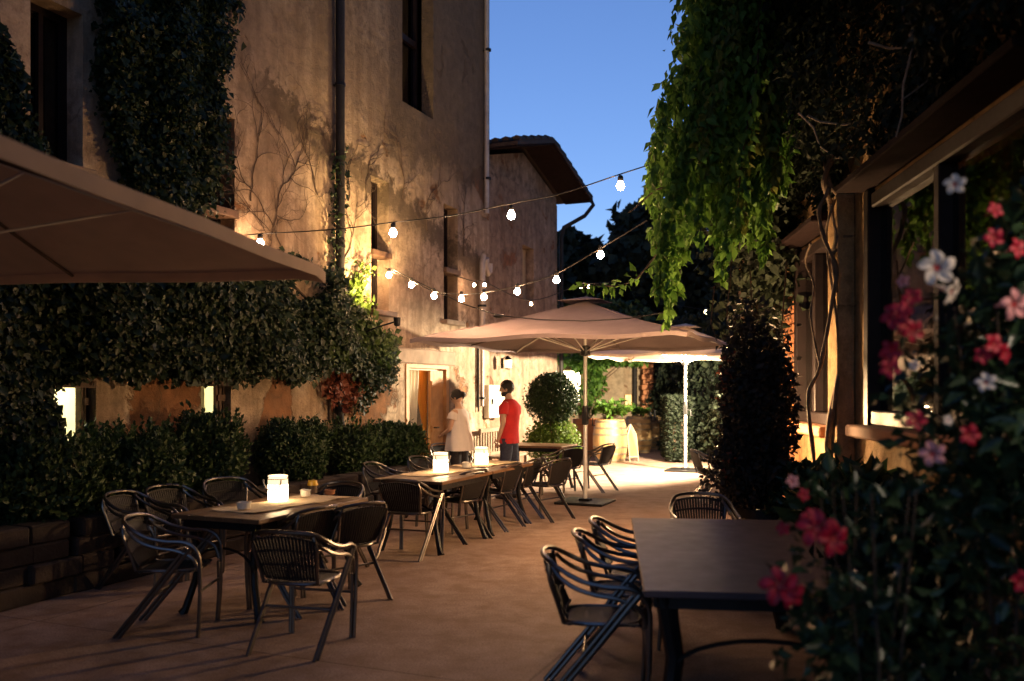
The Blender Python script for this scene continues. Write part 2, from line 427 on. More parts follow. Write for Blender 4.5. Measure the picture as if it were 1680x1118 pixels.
def wall_holes(t0, t1, z0, z1, holes, th, mb=None):
    mb = mb or MB()
    xs = sorted({t0, t1, *[h[0] for h in holes], *[h[1] for h in holes]}); zs = sorted({z0, z1, *[h[2] for h in holes], *[h[3] for h in holes]})
    xs = [x for x in xs if t0 <= x <= t1]; zs = [z for z in zs if z0 <= z <= z1]
    for a, b in zip(xs, xs[1:]):
        for c, d in zip(zs, zs[1:]):
            mx, mz = (a+b)/2, (c+d)/2
            if any(h[0] < mx < h[1] and h[2] < mz < h[3] for h in holes): continue
            mb.add([(a,0,c),(b,0,c),(b,0,d),(a,0,d)], [(0,1,2,3)])
            mb.add([(a,th,c),(b,th,c),(b,th,d),(a,th,d)], [(3,2,1,0)])
    for (a, b, c, d) in holes + [(t0, t1, z0, z1)]:
        out = (a, b, c, d) == (t0, t1, z0, z1)
        q = [(a,0,c),(b,0,c),(b,0,d),(a,0,d),(a,th,c),(b,th,c),(b,th,d),(a,th,d)]
        fs = [(0,4,5,1),(1,5,6,2),(2,6,7,3),(3,7,4,0)]
        if out: fs = [tuple(reversed(f)) for f in fs]
        if not out and c <= z0+1e-6: fs = fs[1:]
        mb.add(q, fs)
    return mb

def window(parent, hole, rail=None, depth=.24, frame='dark_frame', sill=True, pane='glass_dark', mull=True, sill_mat='stone_trim', rail_mat=None):
    a, b, c, d = hole; w = .06; mb = MB()
    for x in (a+w/2, b-w/2): mb.box((x, depth, (c+d)/2), (w, .07, d-c))
    for z in (c+w/2, d-w/2): mb.box(((a+b)/2, depth, z), (b-a-2*w, .07, w))
    if mull: mb.box(((a+b)/2, depth, (c+d)/2), (.05, .06, d-c-2*w))
    if rail: mb.box(((a+b)/2, depth-.02, rail), (b-a-2*w-.002, .066, .10))
    f = obj('window', mb, MAT[frame], parent)
    obj('pane', MB().box(((a+b)/2, depth+.012, (c+d)/2), (b-a-.02, .006, d-c-.02)), MAT[pane], f)
    if rail_mat: obj('rail', MB().box(((a+b)/2, .06, rail), (b-a+.02, .24, .09), bev=.008), MAT[rail_mat], f)
    if sill: obj('sill', MB().box(((a+b)/2, .06, c-.03), (b-a+.16, .34, .08), bev=.01), MAT[sill_mat], f)
    return f

main = thing('stone_building', 'tall old plastered building covered with ivy along the left of the courtyard', 'building', A0, ANG)
TC = wt(803)
H_L1 = (wt(84), wt(158), .75, 1.74); H_L2 = (wt(330), wt(379), .75, 1.76)
H_1 = (wt(50), wt(136), 3.70, 5.16); H_2 = (wt(330), wt(385), 2.82, 4.78); H_3 = (wt(609), wt(638), 2.82, 4.79)
H_4 = (wt(728), wt(751), 2.84, 4.83); H_5 = (wt(660), wt(711), 6.15, 9.2); H_D = (wt(665), wt(735), 0.0, 2.06)
T0 = -22.0; ZT = 10.6
wm = wall_holes(T0, TC, 0, ZT, [H_L1, H_L2, H_1, H_2, H_3, H_4, H_5, H_D], .22)
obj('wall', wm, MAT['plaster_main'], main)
mb = MB(); mb.box((TC-.25, 4.25, ZT/2), (.5, 7.5, ZT)); mb.box((T0+.25, 4.25, ZT/2), (.5, 7.5, ZT)); mb.box(((T0+TC)/2, 8.25, ZT/2), (TC-T0, .5, ZT))
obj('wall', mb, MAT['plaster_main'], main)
obj('roof', MB().box(((T0+TC)/2, 4.0, ZT+.12), (TC-T0+.9, 9.4, .24)), MAT['tile'], main)
window(main, H_1, 3.75); window(main, H_2, 3.67, rail_mat='old_wood', sill_mat='old_wood'); window(main, H_3, 3.67, rail_mat='old_wood', sill_mat='old_wood')
window(main, H_4, 3.7, rail_mat='old_wood'); window(main, H_5, 7.4, depth=.34, sill=False)
# two low windows that look into lit rooms, each with a half-closed shutter of boards
def low_window(hole, open_frac, curtain=None):
    a, b, c, d = hole; f = window(main, hole, depth=.17, frame='old_wood', mull=False, pane='glass', sill=True)
    xs = a+(b-a)*open_frac; mb = MB(); n = 5
    for i in range(n):
        w = (b-xs)/n; mb.box((xs+w*(i+.5), .10+.012*(i % 2), (c+d)/2), (w-.008, .03, d-c-.06))
    mb.box(((xs+b)/2, .07, d-.2), (b-xs-.04, .02, .07)); mb.box(((xs+b)/2, .07, c+.2), (b-xs-.04, .02, .07))
    obj('shutter', mb, MAT['old_wood'], f)
    obj('lintel', MB().box(((a+b)/2, .06, d-.035), (b-a-.004, .13, .07)), MAT['old_wood'], f)
    # the room behind
    m2 = MB(); y0, y1 = .23, 2.9; x0, x1 = a-.7, b+1.3; z0, z1 = -.35, 2.25
    m2.add([(x0,y1,z0),(x1,y1,z0),(x1,y1,z1),(x0,y1,z1)], [(0,1,2,3)]); m2.add([(x0,y0,z0),(x0,y1,z0),(x0,y1,z1),(x0,y0,z1)], [(0,1,2,3)])
    m2.add([(x1,y0,z0),(x1,y1,z0),(x1,y1,z1),(x1,y0,z1)], [(0,1,2,3)]); m2.add([(x0,y0,z0),(x1,y0,z0),(x1,y1,z0),(x0,y1,z0)], [(0,1,2,3)])
    m2.add([(x0,y0,z1),(x1,y0,z1),(x1,y1,z1),(x0,y1,z1)], [(0,1,2,3)])
    obj('interior_wall', m2, MAT['room_paint'], main)
    obj('ceiling_lamp', MB().lathe([(.02,0),(.22,.03),(.22,.09),(.02,.12)], 16, ((x0+x1)/2, 1.6, 2.08)), MAT['room_lamp'], main)
    return f
simple('room_paint', (.80,.78,.56), .8, 0, .05, 2, 0)
low_window(H_L1, .80); f2 = low_window(H_L2, .66)
a, b, c, d = H_L2
obj('curtain', MB().grid(lambda u, v: (a+.03+u*(b-a)*.75, .30+.02*math.sin(u*26), c+v*(d-c)), 30, 2, .004), MAT['curtain_white'], f2, True)

# doorway: bright room, white and orange curtains, wooden leaf swung open
dr = obj('door_frame', MB().box((H_D[0]+.05, .07, 1.0), (.098, .18, 2.0)).box((H_D[1]-.05, .07, 1.0), (.098, .18, 2.0)).box(((H_D[0]+H_D[1])/2, .07, 2.03), (H_D[1]-H_D[0]-.004, .18, .058)), MAT['door_wood'], main)
wD = H_D[1]-H_D[0]
# leaf: swung outwards to stand against the right jamb, seen almost square
lf = MB(); lx = H_D[1]-.13; ln = .46
for i in range(4): lf.box((lx-ln*(i+.5)/4, .05, 1.0), (ln/4-.006, .045, 1.94))
for z in (.25, 1.0, 1.75): lf.box((lx-ln/2, .02, z), (ln-.05, .03, .10))
leaf = obj('door', lf, MAT['door_wood'], main)
obj('handle', MB().tube([(lx-.38,.01,1.02),(lx-.38,-.05,1.02),(lx-.30,-.05,1.02)], .011, 8), MAT['iron'], leaf)
def drape(x0, x1, tie_x, tie_z, spread, mat):
    def fn(u, v):
        z = .03+v*1.94; k = max(0, 1-abs(z-tie_z)/(1.2 if z > tie_z else .9))**1.5
        x = x0+(x1-x0)*u; x = x*(1-k*spread)+tie_x*k*spread
        return (x, .15+.03*math.sin(u*30+1.3*math.sin(v*3))*(1-.5*k), z)
    return MB().grid(fn, 60, 26, .004)
obj('curtain', drape(H_D[0]+.1, H_D[0]+.66, H_D[0]+.14, .8, .12, 0), MAT['curtain_white'], main, True)
obj('curtain', drape(H_D[0]+.56, H_D[0]+.97, H_D[0]+.96, 1.02, .80, 0), MAT['curtain_orange'], main, True)
obj('curtain_rail', MB().tube([(H_D[0]+.1,.12,1.985),(H_D[1]-.1,.12,1.985)], .014, 8), MAT['white_paint'], main)
m2 = MB(); x0, x1, y0, y1, z0, z1 = H_D[0]-.5, H_D[1]+.5, .225, 2.6, 0.004, 2.5
for q in ([(x0,y1,z0),(x1,y1,z0),(x1,y1,z1),(x0,y1,z1)], [(x0,y0,z0),(x0,y1,z0),(x0,y1,z1),(x0,y0,z1)], [(x1,y0,z0),(x1,y1,z0),(x1,y1,z1),(x1,y0,z1)], [(x0,y0,z1),(x1,y0,z1),(x1,y1,z1),(x0,y1,z1)]):
    m2.add(q, [(0,1,2,3)])
obj('interior_wall', m2, MAT['old_wood'], main)
obj('ceiling_lamp', MB().lathe([(.02,0),(.22,.03),(.16,.09),(.02,.12)], 16, (H_D[0]+.35, .9, 2.28)), MAT['room_lamp'], main)
obj('lintel', MB().box(((H_D[0]+H_D[1])/2, .02, 2.19), (wD+.5, .09, .24), bev=.015), MAT['stone_trim'], main)

# ------------------------------------------------------------------ the wing with the tiled gable
wing = thing('wing_building', 'lower plastered wing with tiled overhanging roof beyond the tall building', 'building', A0, ANG)
TE = wt(922); H_W = (wt(866), wt(884), 3.55, 4.72)
WY = .12
wm = wall_holes(TC+.004, TE, 0, 5.95, [H_W], .45)
wo = obj('wall', wm, MAT['plaster_wing'], wing); wo.location = (0, WY, 0)
obj('wall', MB().box((TE-.225, 4.0, 2.97), (.45, 6.8, 5.94)).box(((TC+TE)/2, 7.6, 2.97), (TE-TC-.02, .4, 5.94)), MAT['plaster_wing'], wing)
f = window(wing, H_W, depth=.3, sill=False); f.location = (0, WY, 0)
a, b, c, d = H_W
obj('curtain', MB().grid(lambda u, v: (a+(b-a)*(.45+u*.53), .2+WY+.02*math.sin(u*18), c+.02+v*(d-c-.04)), 20, 2, .004), MAT['curtain_beige'], f, True).location = (0,-WY,0)
# gable end wall and roof: peak near t of px 871
tp = wt(868); ov = .58
def roofz(t): return 6.88-.27*abs(t-tp)
gm = MB(); gm.add([(TC+.004,WY+.02,5.95),(TE,WY+.02,5.95),(TE,WY+.02,roofz(TE)-.2),(tp,WY+.02,roofz(tp)-.2),(TC+.004,WY+.02,roofz(TC)-.2)], [(0,1,2,3,4)])
obj('wall', gm, MAT['plaster_wing'], wing)
rm = MB()
TR = TE+.55
for (ta, tb) in ((TC+.01, tp), (tp, TR)):
    n = max(2, int(abs(tb-ta)/.01))
    rows = []
    rm.add([(ta,-ov,roofz(ta)-.07),(tb,-ov,roofz(tb)-.07),(tb,7.8,roofz(tb)-.07),(ta,7.8,roofz(ta)-.07),(ta,-ov,roofz(ta)),(tb,-ov,roofz(tb)),(tb,7.8,roofz(tb)),(ta,7.8,roofz(ta))],
           [(3,2,1,0),(4,5,6,7),(0,1,5,4),(1,2,6,5),(2,3,7,6),(3,0,4,7)])
rf = obj('roof', rm, MAT['tile'], wing)
tm = MB()
for (ta, tb) in ((TC+.1, tp), (TR, tp)):                            # barrel tiles laid up each slope, several courses deep
    k = int(abs(tb-ta)/.33)
    for j in range(5):
        y = -ov+.07+j*.22
        for i in range(k):
            s0 = ta+(tb-ta)*i/k; s1 = ta+(tb-ta)*(i+1.12)/k
            tm.tube([(s0, y, roofz(s0)+.035), (s1, y, roofz(s1)+.012)], [.075, .062], 8)
obj('roof_tiles', tm, MAT['tile'], rf, True)
em = MB()
for (ta, tb) in ((TC+.02, tp-.001), (tp+.001, TR-.03)):
    q = [(ta,-ov+.03,roofz(ta)-.075),(tb,-ov+.03,roofz(tb)-.075),(tb,.10,roofz(tb)-.075),(ta,.10,roofz(ta)-.075)]
    em.add(q+[(x, y, z-.03) for x, y, z in q], [(0,1,2,3),(7,6,5,4),(0,4,5,1),(1,5,6,2),(2,6,7,3),(3,7,4,0)])
obj('soffit', em, MAT['hood_wood'], wing)
obj('gutter_pipe', MB().tube([(TE+.42,-ov+.02,6.12),(TE+.46,-ov-.04,6.0),(TE+.42,-.42,5.75),(TE+.12,.0,5.45),(TE+.06,.04,5.2),(TE+.06,.04,.0)], .05, 8), MAT['pipe_dark'], wing, True)

# pipes on the main wall
pd = wt(548)
def pipe_thing(name, label, segs, mat, brackets):
    t = thing(name, label, 'drainpipe', A0, ANG)
    for pth, r in segs: obj('pipe', MB().tube(pth, r, 12), mat, t, True)
    for (x, z, r) in brackets: obj('bracket', MB().lathe([(r+.012,-.02),(r+.012,.02)], 12, (x, -.1, z)).box((x, -.04, z), (.03,.1,.03)), MAT['iron'], t)
    return t
pipe_thing('drainpipe', 'dark full height drainpipe wrapped in ivy on the tall building', [([(pd,-.1,2.2),(pd,-.1,10.5)], .062), ([(pd,-.1,.0),(pd,-.1,2.19)], .05)], MAT['pipe_dark'], [(pd,1.2,.05),(pd,3.6,.062),(pd,5.8,.062),(pd,8.0,.062)])
pz = wt(793)
pipe_thing('drainpipe', 'pale thin drainpipe at the far corner of the tall building', [([(pz,-.07,4.95),(pz,-.07,10.5)], .045)], MAT['pipe_zinc'], [(pz,5.6,.045),(pz,8,.045)])
pq = wt(786)
pipe_thing('drainpipe', 'thick pale pipe with a hooked top beside the second narrow window', [([(pq+.28,-.09,4.02),(pq+.28,-.09,3.88),(pq+.2,-.09,3.82),(pq+.12,-.09,3.9),(pq+.12,-.09,4.1),(pq,-.09,4.12),(pq-.05,-.09,4.0),(pq-.05,-.09,2.5)], .055), ([(pq-.05,-.085,2.49),(pq-.05,-.085,1.35)], .035)], MAT['pipe_zinc'], [(pq-.05,3.2,.055),(pq-.05,1.5,.04)])
pipe_thing('drainpipe', 'thin dark cable pipe ending by the white wall box', [([(wt(781),-.05,2.6),(wt(781),-.05,1.75),(wt(781),-.05,1.25)], .018)], MAT['pipe_dark'], [])
# wall cabinet and lantern
bx = thing('wall_cabinet', 'white meter cabinet fixed to the plaster wall behind the man', 'cabinet', W(wt(808), 0, 0), ANG)
w2 = (wt(824)-wt(795))
obj('body', MB().box((0,-.06,1.43), (w2,.12,.62), bev=.01), MAT['white_paint'], bx)
dd = obj('door', MB().box((.03,-.125,1.43), (w2*.78,.012,.52), bev=.004), MAT['white_paint'], bx)
obj('handle', MB().box((-.30,-.14,1.43), (.03,.02,.1)), MAT['iron'], dd)
ln = thing('wall_lantern', 'small lit wall lantern above the white meter cabinet', 'lantern', W(wt(823), 2.17, 0), ANG); ln.scale = (.68,.68,.68)
obj('bracket', MB().box((0,-.015,0), (.14,.03,.3)).tube([(0,-.02,.14),(0,-.16,.2),(0,-.2,.16)], .012, 8), MAT['iron'], ln)
obj('lamp_cap', MB().lathe([(.13,.12),(.11,.15),(.03,.22),(.01,.24)], 12, (0,-.2,-.02)), MAT['iron'], ln)
obj('lamp_glass', MB().lathe([(.07,-.12),(.10,-.1),(.115,.115),(.02,.12)], 12, (0,-.2,-.02)), MAT['lit_panel'], ln, True)
obj('base_ring', MB().lathe([(.03,-.16),(.085,-.145),(.085,-.122),(.03,-.121)], 12, (0,-.2,-.02)), MAT['iron'], ln)
# ------------------------------------------------------------------ ground and far setting
gm = MB(); gm.add([(-160,-60,0),(160,-60,0),(160,260,0),(-160,260,0)], [(0,1,2,3)])
struct(obj('ground', gm, MAT['ground']))
hm = MB()
def hillf(u, v):
    x = -120+u*240; y = 75+v*60
    return (x, y, -1+(5.5+4.0*math.sin(u*9+.6)+2*math.sin(u*23))*math.sin(math.pi*min(1, v*1.0))**.8)
struct(obj('hill', hm.grid(hillf, 60, 12), MAT['far_hill'], None, True))

def far_tree(base, h, r, label, seed, n=2600):
    t = thing('background_tree', label, 'tree', base, 0, 'dark trees beyond the courtyard')
    tr = MB(); tr.tube([(0,0,0),(.1,.05,h*.3),(-.05,0,h*.55),(.05,0,h*.8)], [r*.09, r*.07, r*.05, r*.02], 8)
    for k in range(5):
        a = k*1.3+seed; tr.tube([(0,0,h*(.3+.07*k)), (math.cos(a)*r*.4, math.sin(a)*r*.4, h*(.5+.06*k)), (math.cos(a)*r*.7, math.sin(a)*r*.7, h*(.6+.06*k))], [r*.04, r*.025, r*.01], 6)
    obj('trunk', tr, MAT['bark'], t)
    parts = [blob_leaves((0,0,h*.66), (r*.8, r*.8, h*.32), n, .42, seed, .3, h*.2, .1, .2, .3)]
    for k in range(6):
        a = k*1.05+seed*.7; parts.append(blob_leaves((math.cos(a)*r*.6, math.sin(a)*r*.6, h*(.5+.07*(k % 4))), (r*.45, r*.45, h*.17), n//4, .38, seed+k, .3, h*.15, 0, .2, .3))
    foliage('crown', parts, MAT['tree_leaf'], t, .5); return t
far_tree((6.0, 36, 0), 9.9, 2.6, 'tall round tree silhouette rising left of the hanging creeper', 1)
far_tree((2.9, 38, 0), 8.6, 2.2, 'lower tree silhouette just beside the wing roof', 2)
far_tree((9.3, 34, 0), 9.2, 2.8, 'dark tree mostly behind the hanging creeper', 3)
far_tree((12.4, 30, 0), 7.6, 2.8, 'dark tree behind the small distant lights', 4)

# far end of the courtyard: pale wall, gate pier, garden wall
YF = 26.0
fw = thing('end_wall', 'pale plaster wall closing the far end of the courtyard', 'wall', (1.35, YF, 0), 0)
H_F = (.12, .72, 1.30, 2.26)
wfm = wall_holes(0, 3.55, 0, 3.3, [H_F], .4)
obj('wall', wfm, MAT['plaster_far'], fw)
f = window(fw, H_F, depth=.18, sill=True, mull=False, frame='white_paint', pane='glass')
obj('lit_blind', MB().grid(lambda u, v: (H_F[0]+.02+u*(H_F[1]-H_F[0]-.04), .26+.006*math.sin(v*70), H_F[2]+.02+v*(H_F[3]-H_F[2]-.04)), 2, 60, .003), MAT['lit_blind_glow'], f)
obj('coping', MB().box((1.775,.2,3.35), (3.7,.56,.09), bev=.012), MAT['tile'], fw)
pr = thing('stone_pier', 'brick pier at the end of the pale far wall', 'pier', (3.92, YF-.28, 0), 0)
pm = MB()
for k in range(22):
    pm.box(((-.01 if k % 2 else .01), 0, .075+k*.15), (.30+(.03 if k % 2 else 0), .5, .142), bev=.012)
obj('shaft', pm, MAT['terracotta'], pr); obj('cap', MB().box((0,0,3.36), (.46,.66,.1), bev=.02), MAT['stone_trim'], pr)
px_ = thing('drainpipe', 'dark pipe running down the pale far wall beside the barrels', 'drainpipe', (3.60, YF-.10, 0), 0)
obj('pipe', MB().tube([(0,0,0),(0,0,3.2)], .07, 10), MAT['pipe_dark'], px_, True)
obj('meter_box', MB().box((-.19,.04,1.35), (.2,.1,.32), bev=.01), MAT['mustard'], px_)
obj('bracket', MB().box((0,.06,2.2), (.16,.1,.04)).box((0,.06,.8), (.16,.1,.04)), MAT['iron'], px_)
gw = thing('garden_wall', 'dark garden wall on the far right swallowed by ivy', 'wall', (4.95, YF, 0), R(4))
o = obj('wall', MB().box((.2,-6.4,1.5), (.4,12.8,3.0)), MAT['plaster_wing'], gw)
obj('wall', MB().box((.35,.2,1.6), (1.6,.4,3.2)), MAT['plaster_far'], fw).location = (4.0, 0, 0)

# ------------------------------------------------------------------ right building
U2 = Vector((-.0962,-.9954,0)); N2 = Vector((-.9954,.0962,0)); A2 = Vector((3.09, 8.0, 0)); ANG2 = math.atan2(-.9954,-.0962)
def ry(px): return 2.317/((px-HX)/F-.0966)
def rt(Y): return (8.0-Y)/.9954
def W2(t, z, o=0.0): return A2+U2*t+N2*o+Vector((0,0,z))
rb = thing('courtyard_house', 'ochre plastered house with dark timber windows on the right', 'building', A2, ANG2)
H_A = (rt(7.45), rt(4.4), 1.36, 3.28); H_B = (rt(10.1), rt(8.5), 1.30, 3.20)
wm = wall_holes(rt(11.0), rt(-7.0), 0, 5.4, [H_A, H_B], .42)
obj('wall', wm, MAT['plaster_right'], rb)
mb = MB(); mb.box((rt(11.0)+.2, 3.2, 2.7), (.4, 5.5, 5.4)); mb.box((rt(-7.0)-.2, 3.2, 2.7), (.4, 5.5, 5.4)); mb.box(((rt(11)+rt(-7))/2, 6.1, 2.7), (18,.3,5.4))
obj('wall', mb, MAT['plaster_right'], rb)
obj('roof', MB().box(((rt(11)+rt(-7))/2, 2.9, 5.52), (18.6, 7.4, .22)), MAT['tile'], rb)
obj('pilaster', MB().box((rt(8.10), -.08, 1.72), (.34, .156, 3.40), bev=.012), MAT['plaster_right'], rb)
def timber_window(hole, n):
    a, b, c, d = hole; mb = MB(); w = .13
    for x in (a+w/2-.05, b-w/2+.05): mb.box((x, .02, (c+d)/2), (w, .16, d-c+.10), bev=.012)
    for z in (c+.06, d-.06): mb.box(((a+b)/2, .02, z), (b-a-2*w, .14, .12), bev=.012)
    for i in range(1, n): mb.box((a+(b-a)*i/n, .02, (c+d)/2), (.10, .13, d-c-.24), bev=.01)
    f = obj('window', mb, MAT['dark_frame'], rb)
    obj('pane', MB().box(((a+b)/2, .045, (c+d)/2), (b-a-.1, .006, d-c-.1)), MAT['glass_dark'], f)
    obj('sill', MB().box(((a+b)/2-.0, -.02, c-.055), (b-a+.16, .36, .10), bev=.015), MAT['terracotta'], f)
    obj('hood', MB().box(((a+b)/2+.0, -.11, d+.085), (b-a+.20, .34, .06), bev=.01).box(((a+b)/2, -.07, d+.14), (b-a+.12, .26, .045), bev=.008), MAT['hood_wood'], f)
    for i in range(n):
        x0 = a+(b-a)*(i+.12)/n; x1 = a+(b-a)*(i+.62)/n
        obj('curtain', MB().grid(lambda u, v: (x0+(x1-x0)*u, .34+.03*math.sin(u*34), c+.05+v*(d-c-.1)), 40, 2, .004), MAT['curtain_beige'], f, True)
    return f
timber_window(H_A, 2); timber_window(H_B, 2)
wl = MB().box((rt(2.2), -.015, 2.72), (.12,.03,.3)).tube([(rt(2.2),-.02,2.85),(rt(2.2),-.16,2.92),(rt(2.2),-.22,2.86)], .012, 8)
wl = obj('added_lamp', wl, MAT['iron'], rb)  # unseen lamp outside the frame, added to light the flowers
obj('lamp_head', MB().lathe([(.03,-.14),(.06,-.10),(.065,.05),(.058,.05),(.05,-.08)], 16).tube([(0,0,-.13),(0,-.02,-.2)], .012, 8), MAT['iron'], wl, True)
hd_ = wl.children[-1]; hd_.location = (rt(2.2),-.24,2.62)
obj('lamp_glass', MB().lathe([(.05,.0),(.05,.008),(.005,.01)], 14), MAT['added_lamp_glow'], hd_, True)
tgt = Vector((rt(2.85), -.85, 1.55))-Vector(hd_.location); hd_.rotation_mode = 'QUATERNION'; hd_.rotation_quaternion = tgt.to_track_quat('Z','Y')
ADDED_LAMP = hd_
bk = MB()
for k in range(24):
    for j in range(3):
        bk.box((rt(10.55)+(j-1)*.23+(.06 if k % 2 else -.06), -.02, .07+k*.115), (.215, .06, .10), bev=.01)
obj('brickwork', bk, MAT['terracotta'], rb)
# ------------------------------------------------------------------ bistro chair
def build_chair():
    t = thing('bistro_chair', 'x', 'chair')
    # woven seat in its ring
    sm = MB()
    for i in range(14):
        x = -.205+i*.41/13; sm.box((x, .0, .437-.012*math.cos(x*7)), (.024, .40, .008))
    for j in range(5): sm.box((0, -.17+j*.085, .428), (.42, .02, .006))
    se = obj('seat', sm, MAT['wicker'], t)
    ring = [(.21*math.copysign(abs(math.cos(a))**.6, math.cos(a)), .215*math.copysign(abs(math.sin(a))**.6, math.sin(a)), .435) for a in [2*math.pi*k/28 for k in range(29)]]
    obj('seat_ring', MB().tube(ring, .012, 8, False), MAT['aluminium'], se, True)
    # woven back, curved, slats upright
    def bp(x, v):
        z = .455+v*.295; return (x*(1+.22*v), -.205-.115*v**.9+.55*x*x-.0*v, z-.9*x*x*v)
    bm = MB(); n = 19
    for i in range(n):
        x = -.188+i*.376/(n-1)
        bm.grid(lambda u, v: bp(x-.0082+.0164*u, v), 1, 7, .008)
    for v in (.03, .34, .66, .95):
        bm.grid(lambda u, w: (lambda q: (q[0], q[1]+.010, q[2]+.016*w))(bp(-.19+.38*u, v)), 12, 1, .004)
    obj('backrest', bm, MAT['wicker'], t)
    for s in (-1, 1):
        top = [(s*.262,.255,.43),(s*.266,.25,.53),(s*.27,.215,.60),(s*.275,.14,.637),(s*.28,.02,.645),(s*.278,-.10,.67),(s*.26,-.20,.715),(s*.21,-.275,.758),(s*.11,-.318,.775),(0,-.33,.778)]
        low = [(s*.25,.24,.44),(s*.262,.20,.53),(s*.27,.09,.58),(s*.272,-.03,.60),(s*.262,-.14,.632),(s*.235,-.22,.68),(s*.205,-.262,.725)]
        stile = [(s*.20,-.20,.435),(s*.218,-.24,.56),(s*.235,-.275,.67),(s*.215,-.285,.745)]
        def sm2(p, k=4):
            out = []; q = [Vector(x) for x in p]
            for i in range(len(q)-1):
                a, b, c, d = q[max(i-1,0)], q[i], q[i+1], q[min(i+2,len(q)-1)]
                for j in range(k):
                    u = j/k; out.append(.5*((2*b)+(c-a)*u+(2*a-5*b+4*c-d)*u*u+(3*b-a-3*c+d)*u**3))
            return out+[q[-1]]
        obj('armrest', MB().tube(sm2(top), .0135, 8).tube(sm2(low), .0125, 8).tube(sm2(stile, 3), .012, 8), MAT['aluminium'], t, True)
        obj('leg', MB().tube([(s*.252,.235,0),(s*.256,.25,.22),(s*.262,.255,.43)], .0135, 8).tube([(s*.228,.232,.0),(s*.232,.245,.22),(s*.235,.24,.425)], .0125, 8), MAT['aluminium'], t, True)
        obj('leg', MB().tube([(s*.272,.20,.605),(s*.270,.13,.52),(s*.262,-.08,.26),(s*.252,-.30,0)], .0135, 8).tube([(s*.268,.165,.60),(s*.266,.095,.52),(s*.256,-.115,.26),(s*.246,-.335,0)], .0125, 8), MAT['aluminium'], t, True)
    obj('crossbar', MB().tube([(-.262,-.095,.26),(.262,-.095,.26)], .009, 8), MAT['aluminium'], t, True); obj('crossbar', MB().tube([(-.25,.245,.30),(.25,.245,.30)], .009, 8), MAT['aluminium'], t, True)
    return t
CH = build_chair(); used = [False]
Ul = (U.x, U.y); Nl = (Nn.x, Nn.y)
def rotv(d, deg):
    a = R(deg); return (d[0]*math.cos(a)-d[1]*math.sin(a), d[0]*math.sin(a)+d[1]*math.cos(a))
def chair(px, Y, front, label, group):
    l = math.hypot(*front); fx, fy = front[0]/l, front[1]/l
    o = CH if not used[0] else copy_tree(CH); used[0] = True
    o.scale = (.93,.97,1); o.location = ((px-HX)/F*Y+fx*.32, Y+fy*.32, .001); o.rotation_euler = (0,0,facing(fx, fy))
    o['label'] = label; o['category'] = 'chair'; o['group'] = group
neg = lambda d: (-d[0], -d[1])
g1 = 'chairs around the nearest lantern table'
chair(460, 5.42, rotv(Ul, 8), 'bistro chair seen from behind at the near end of the single lantern table', g1)
chair(603, 6.78, rotv(neg(Nl), -22), 'bistro chair on the aisle side of the single lantern table, legs catching the light', g1)
chair(531, 6.55, rotv(neg(Nl), -10), 'bistro chair pushed in at the aisle side of the single lantern table, partly hidden', g1)
chair(570, 8.35, neg(Ul), 'bistro chair at the far end of the single lantern table behind the white sugar pot', g1)
chair(188, 7.55, rotv(Nl, 10), 'dark bistro chair by the hedge, leftmost of the three backs in a row', g1)
chair(264, 8.05, rotv(Nl, -8), 'dark bistro chair by the hedge, middle of the three backs in a row', g1)
chair(366, 8.75, rotv(Nl, -28), 'bistro chair by the hedge just left of the glowing jar on the single table', g1)
chair(210, 6.1, rotv(Nl, 25), 'bistro chair in deep shadow at the front left, nearly lost in the dark', g1)
g2 = 'chairs around the two lantern table'
chair(787, 9.6, rotv(neg(Nl), -12), 'nearest bistro chair on the aisle side of the table with two glowing jars', g2)
chair(848, 10.45, rotv(neg(Nl), -4), 'second bistro chair from the front on the aisle side of the two jar table', g2)
chair(882, 11.1, rotv(neg(Nl), 0), 'third bistro chair from the front on the aisle side of the two jar table', g2)
chair(926, 11.15, rotv(neg(Nl), -16), 'bistro chair pulled out nearest the big umbrella pole', g2)
chair(652, 8.55, rotv(Ul, 4), 'bistro chair with its back to us at the near end of the two jar table', g2)
chair(602, 10.6, rotv(Nl, 8), 'bistro chair between the low stone wall and the two jar table, nearer one', g2)
chair(680, 11.6, rotv(Nl, -6), 'bistro chair between the hedge and the two jar table, farther one', g2)
g3 = 'chairs around the empty table under the umbrella'
chair(1003, 14.3, rotv(neg(Nl), -12), 'bistro chair standing free right of the umbrella pole, facing the empty table', g3)
chair(945, 13.55, rotv(neg(Nl), -30), 'bistro chair just left of the umbrella pole with bright woven back', g3)
chair(722, 14.4, rotv(Nl, -30), 'dark chair beside the woman in front of the wooden door', g3)
gr = 'chairs around the bare table on the right'
RN = (.994, -.11)
chair(890, 4.80, RN, 'nearest of three bistro chairs along the left edge of the bare right table', gr)
chair(940, 5.42, rotv(RN, 3), 'middle of three bistro chairs along the left edge of the bare right table', gr)
chair(968, 5.95, rotv(RN, -2), 'farthest of three bistro chairs along the left edge of the bare right table', gr)
chair(1145, 7.45, (-.05,-1), 'bistro chair at the far head of the bare right table, only its round back showing', gr)
gs = 'chairs by the dark shrub'
chair(1135, 12.9, rotv((1,0), 4), 'bistro chair silhouetted against the bright ground left of the dark shrub', gs)
chair(1196, 13.4, rotv((1,0), -5), 'pale lit bistro chair half hidden behind the dark shrub', gs)

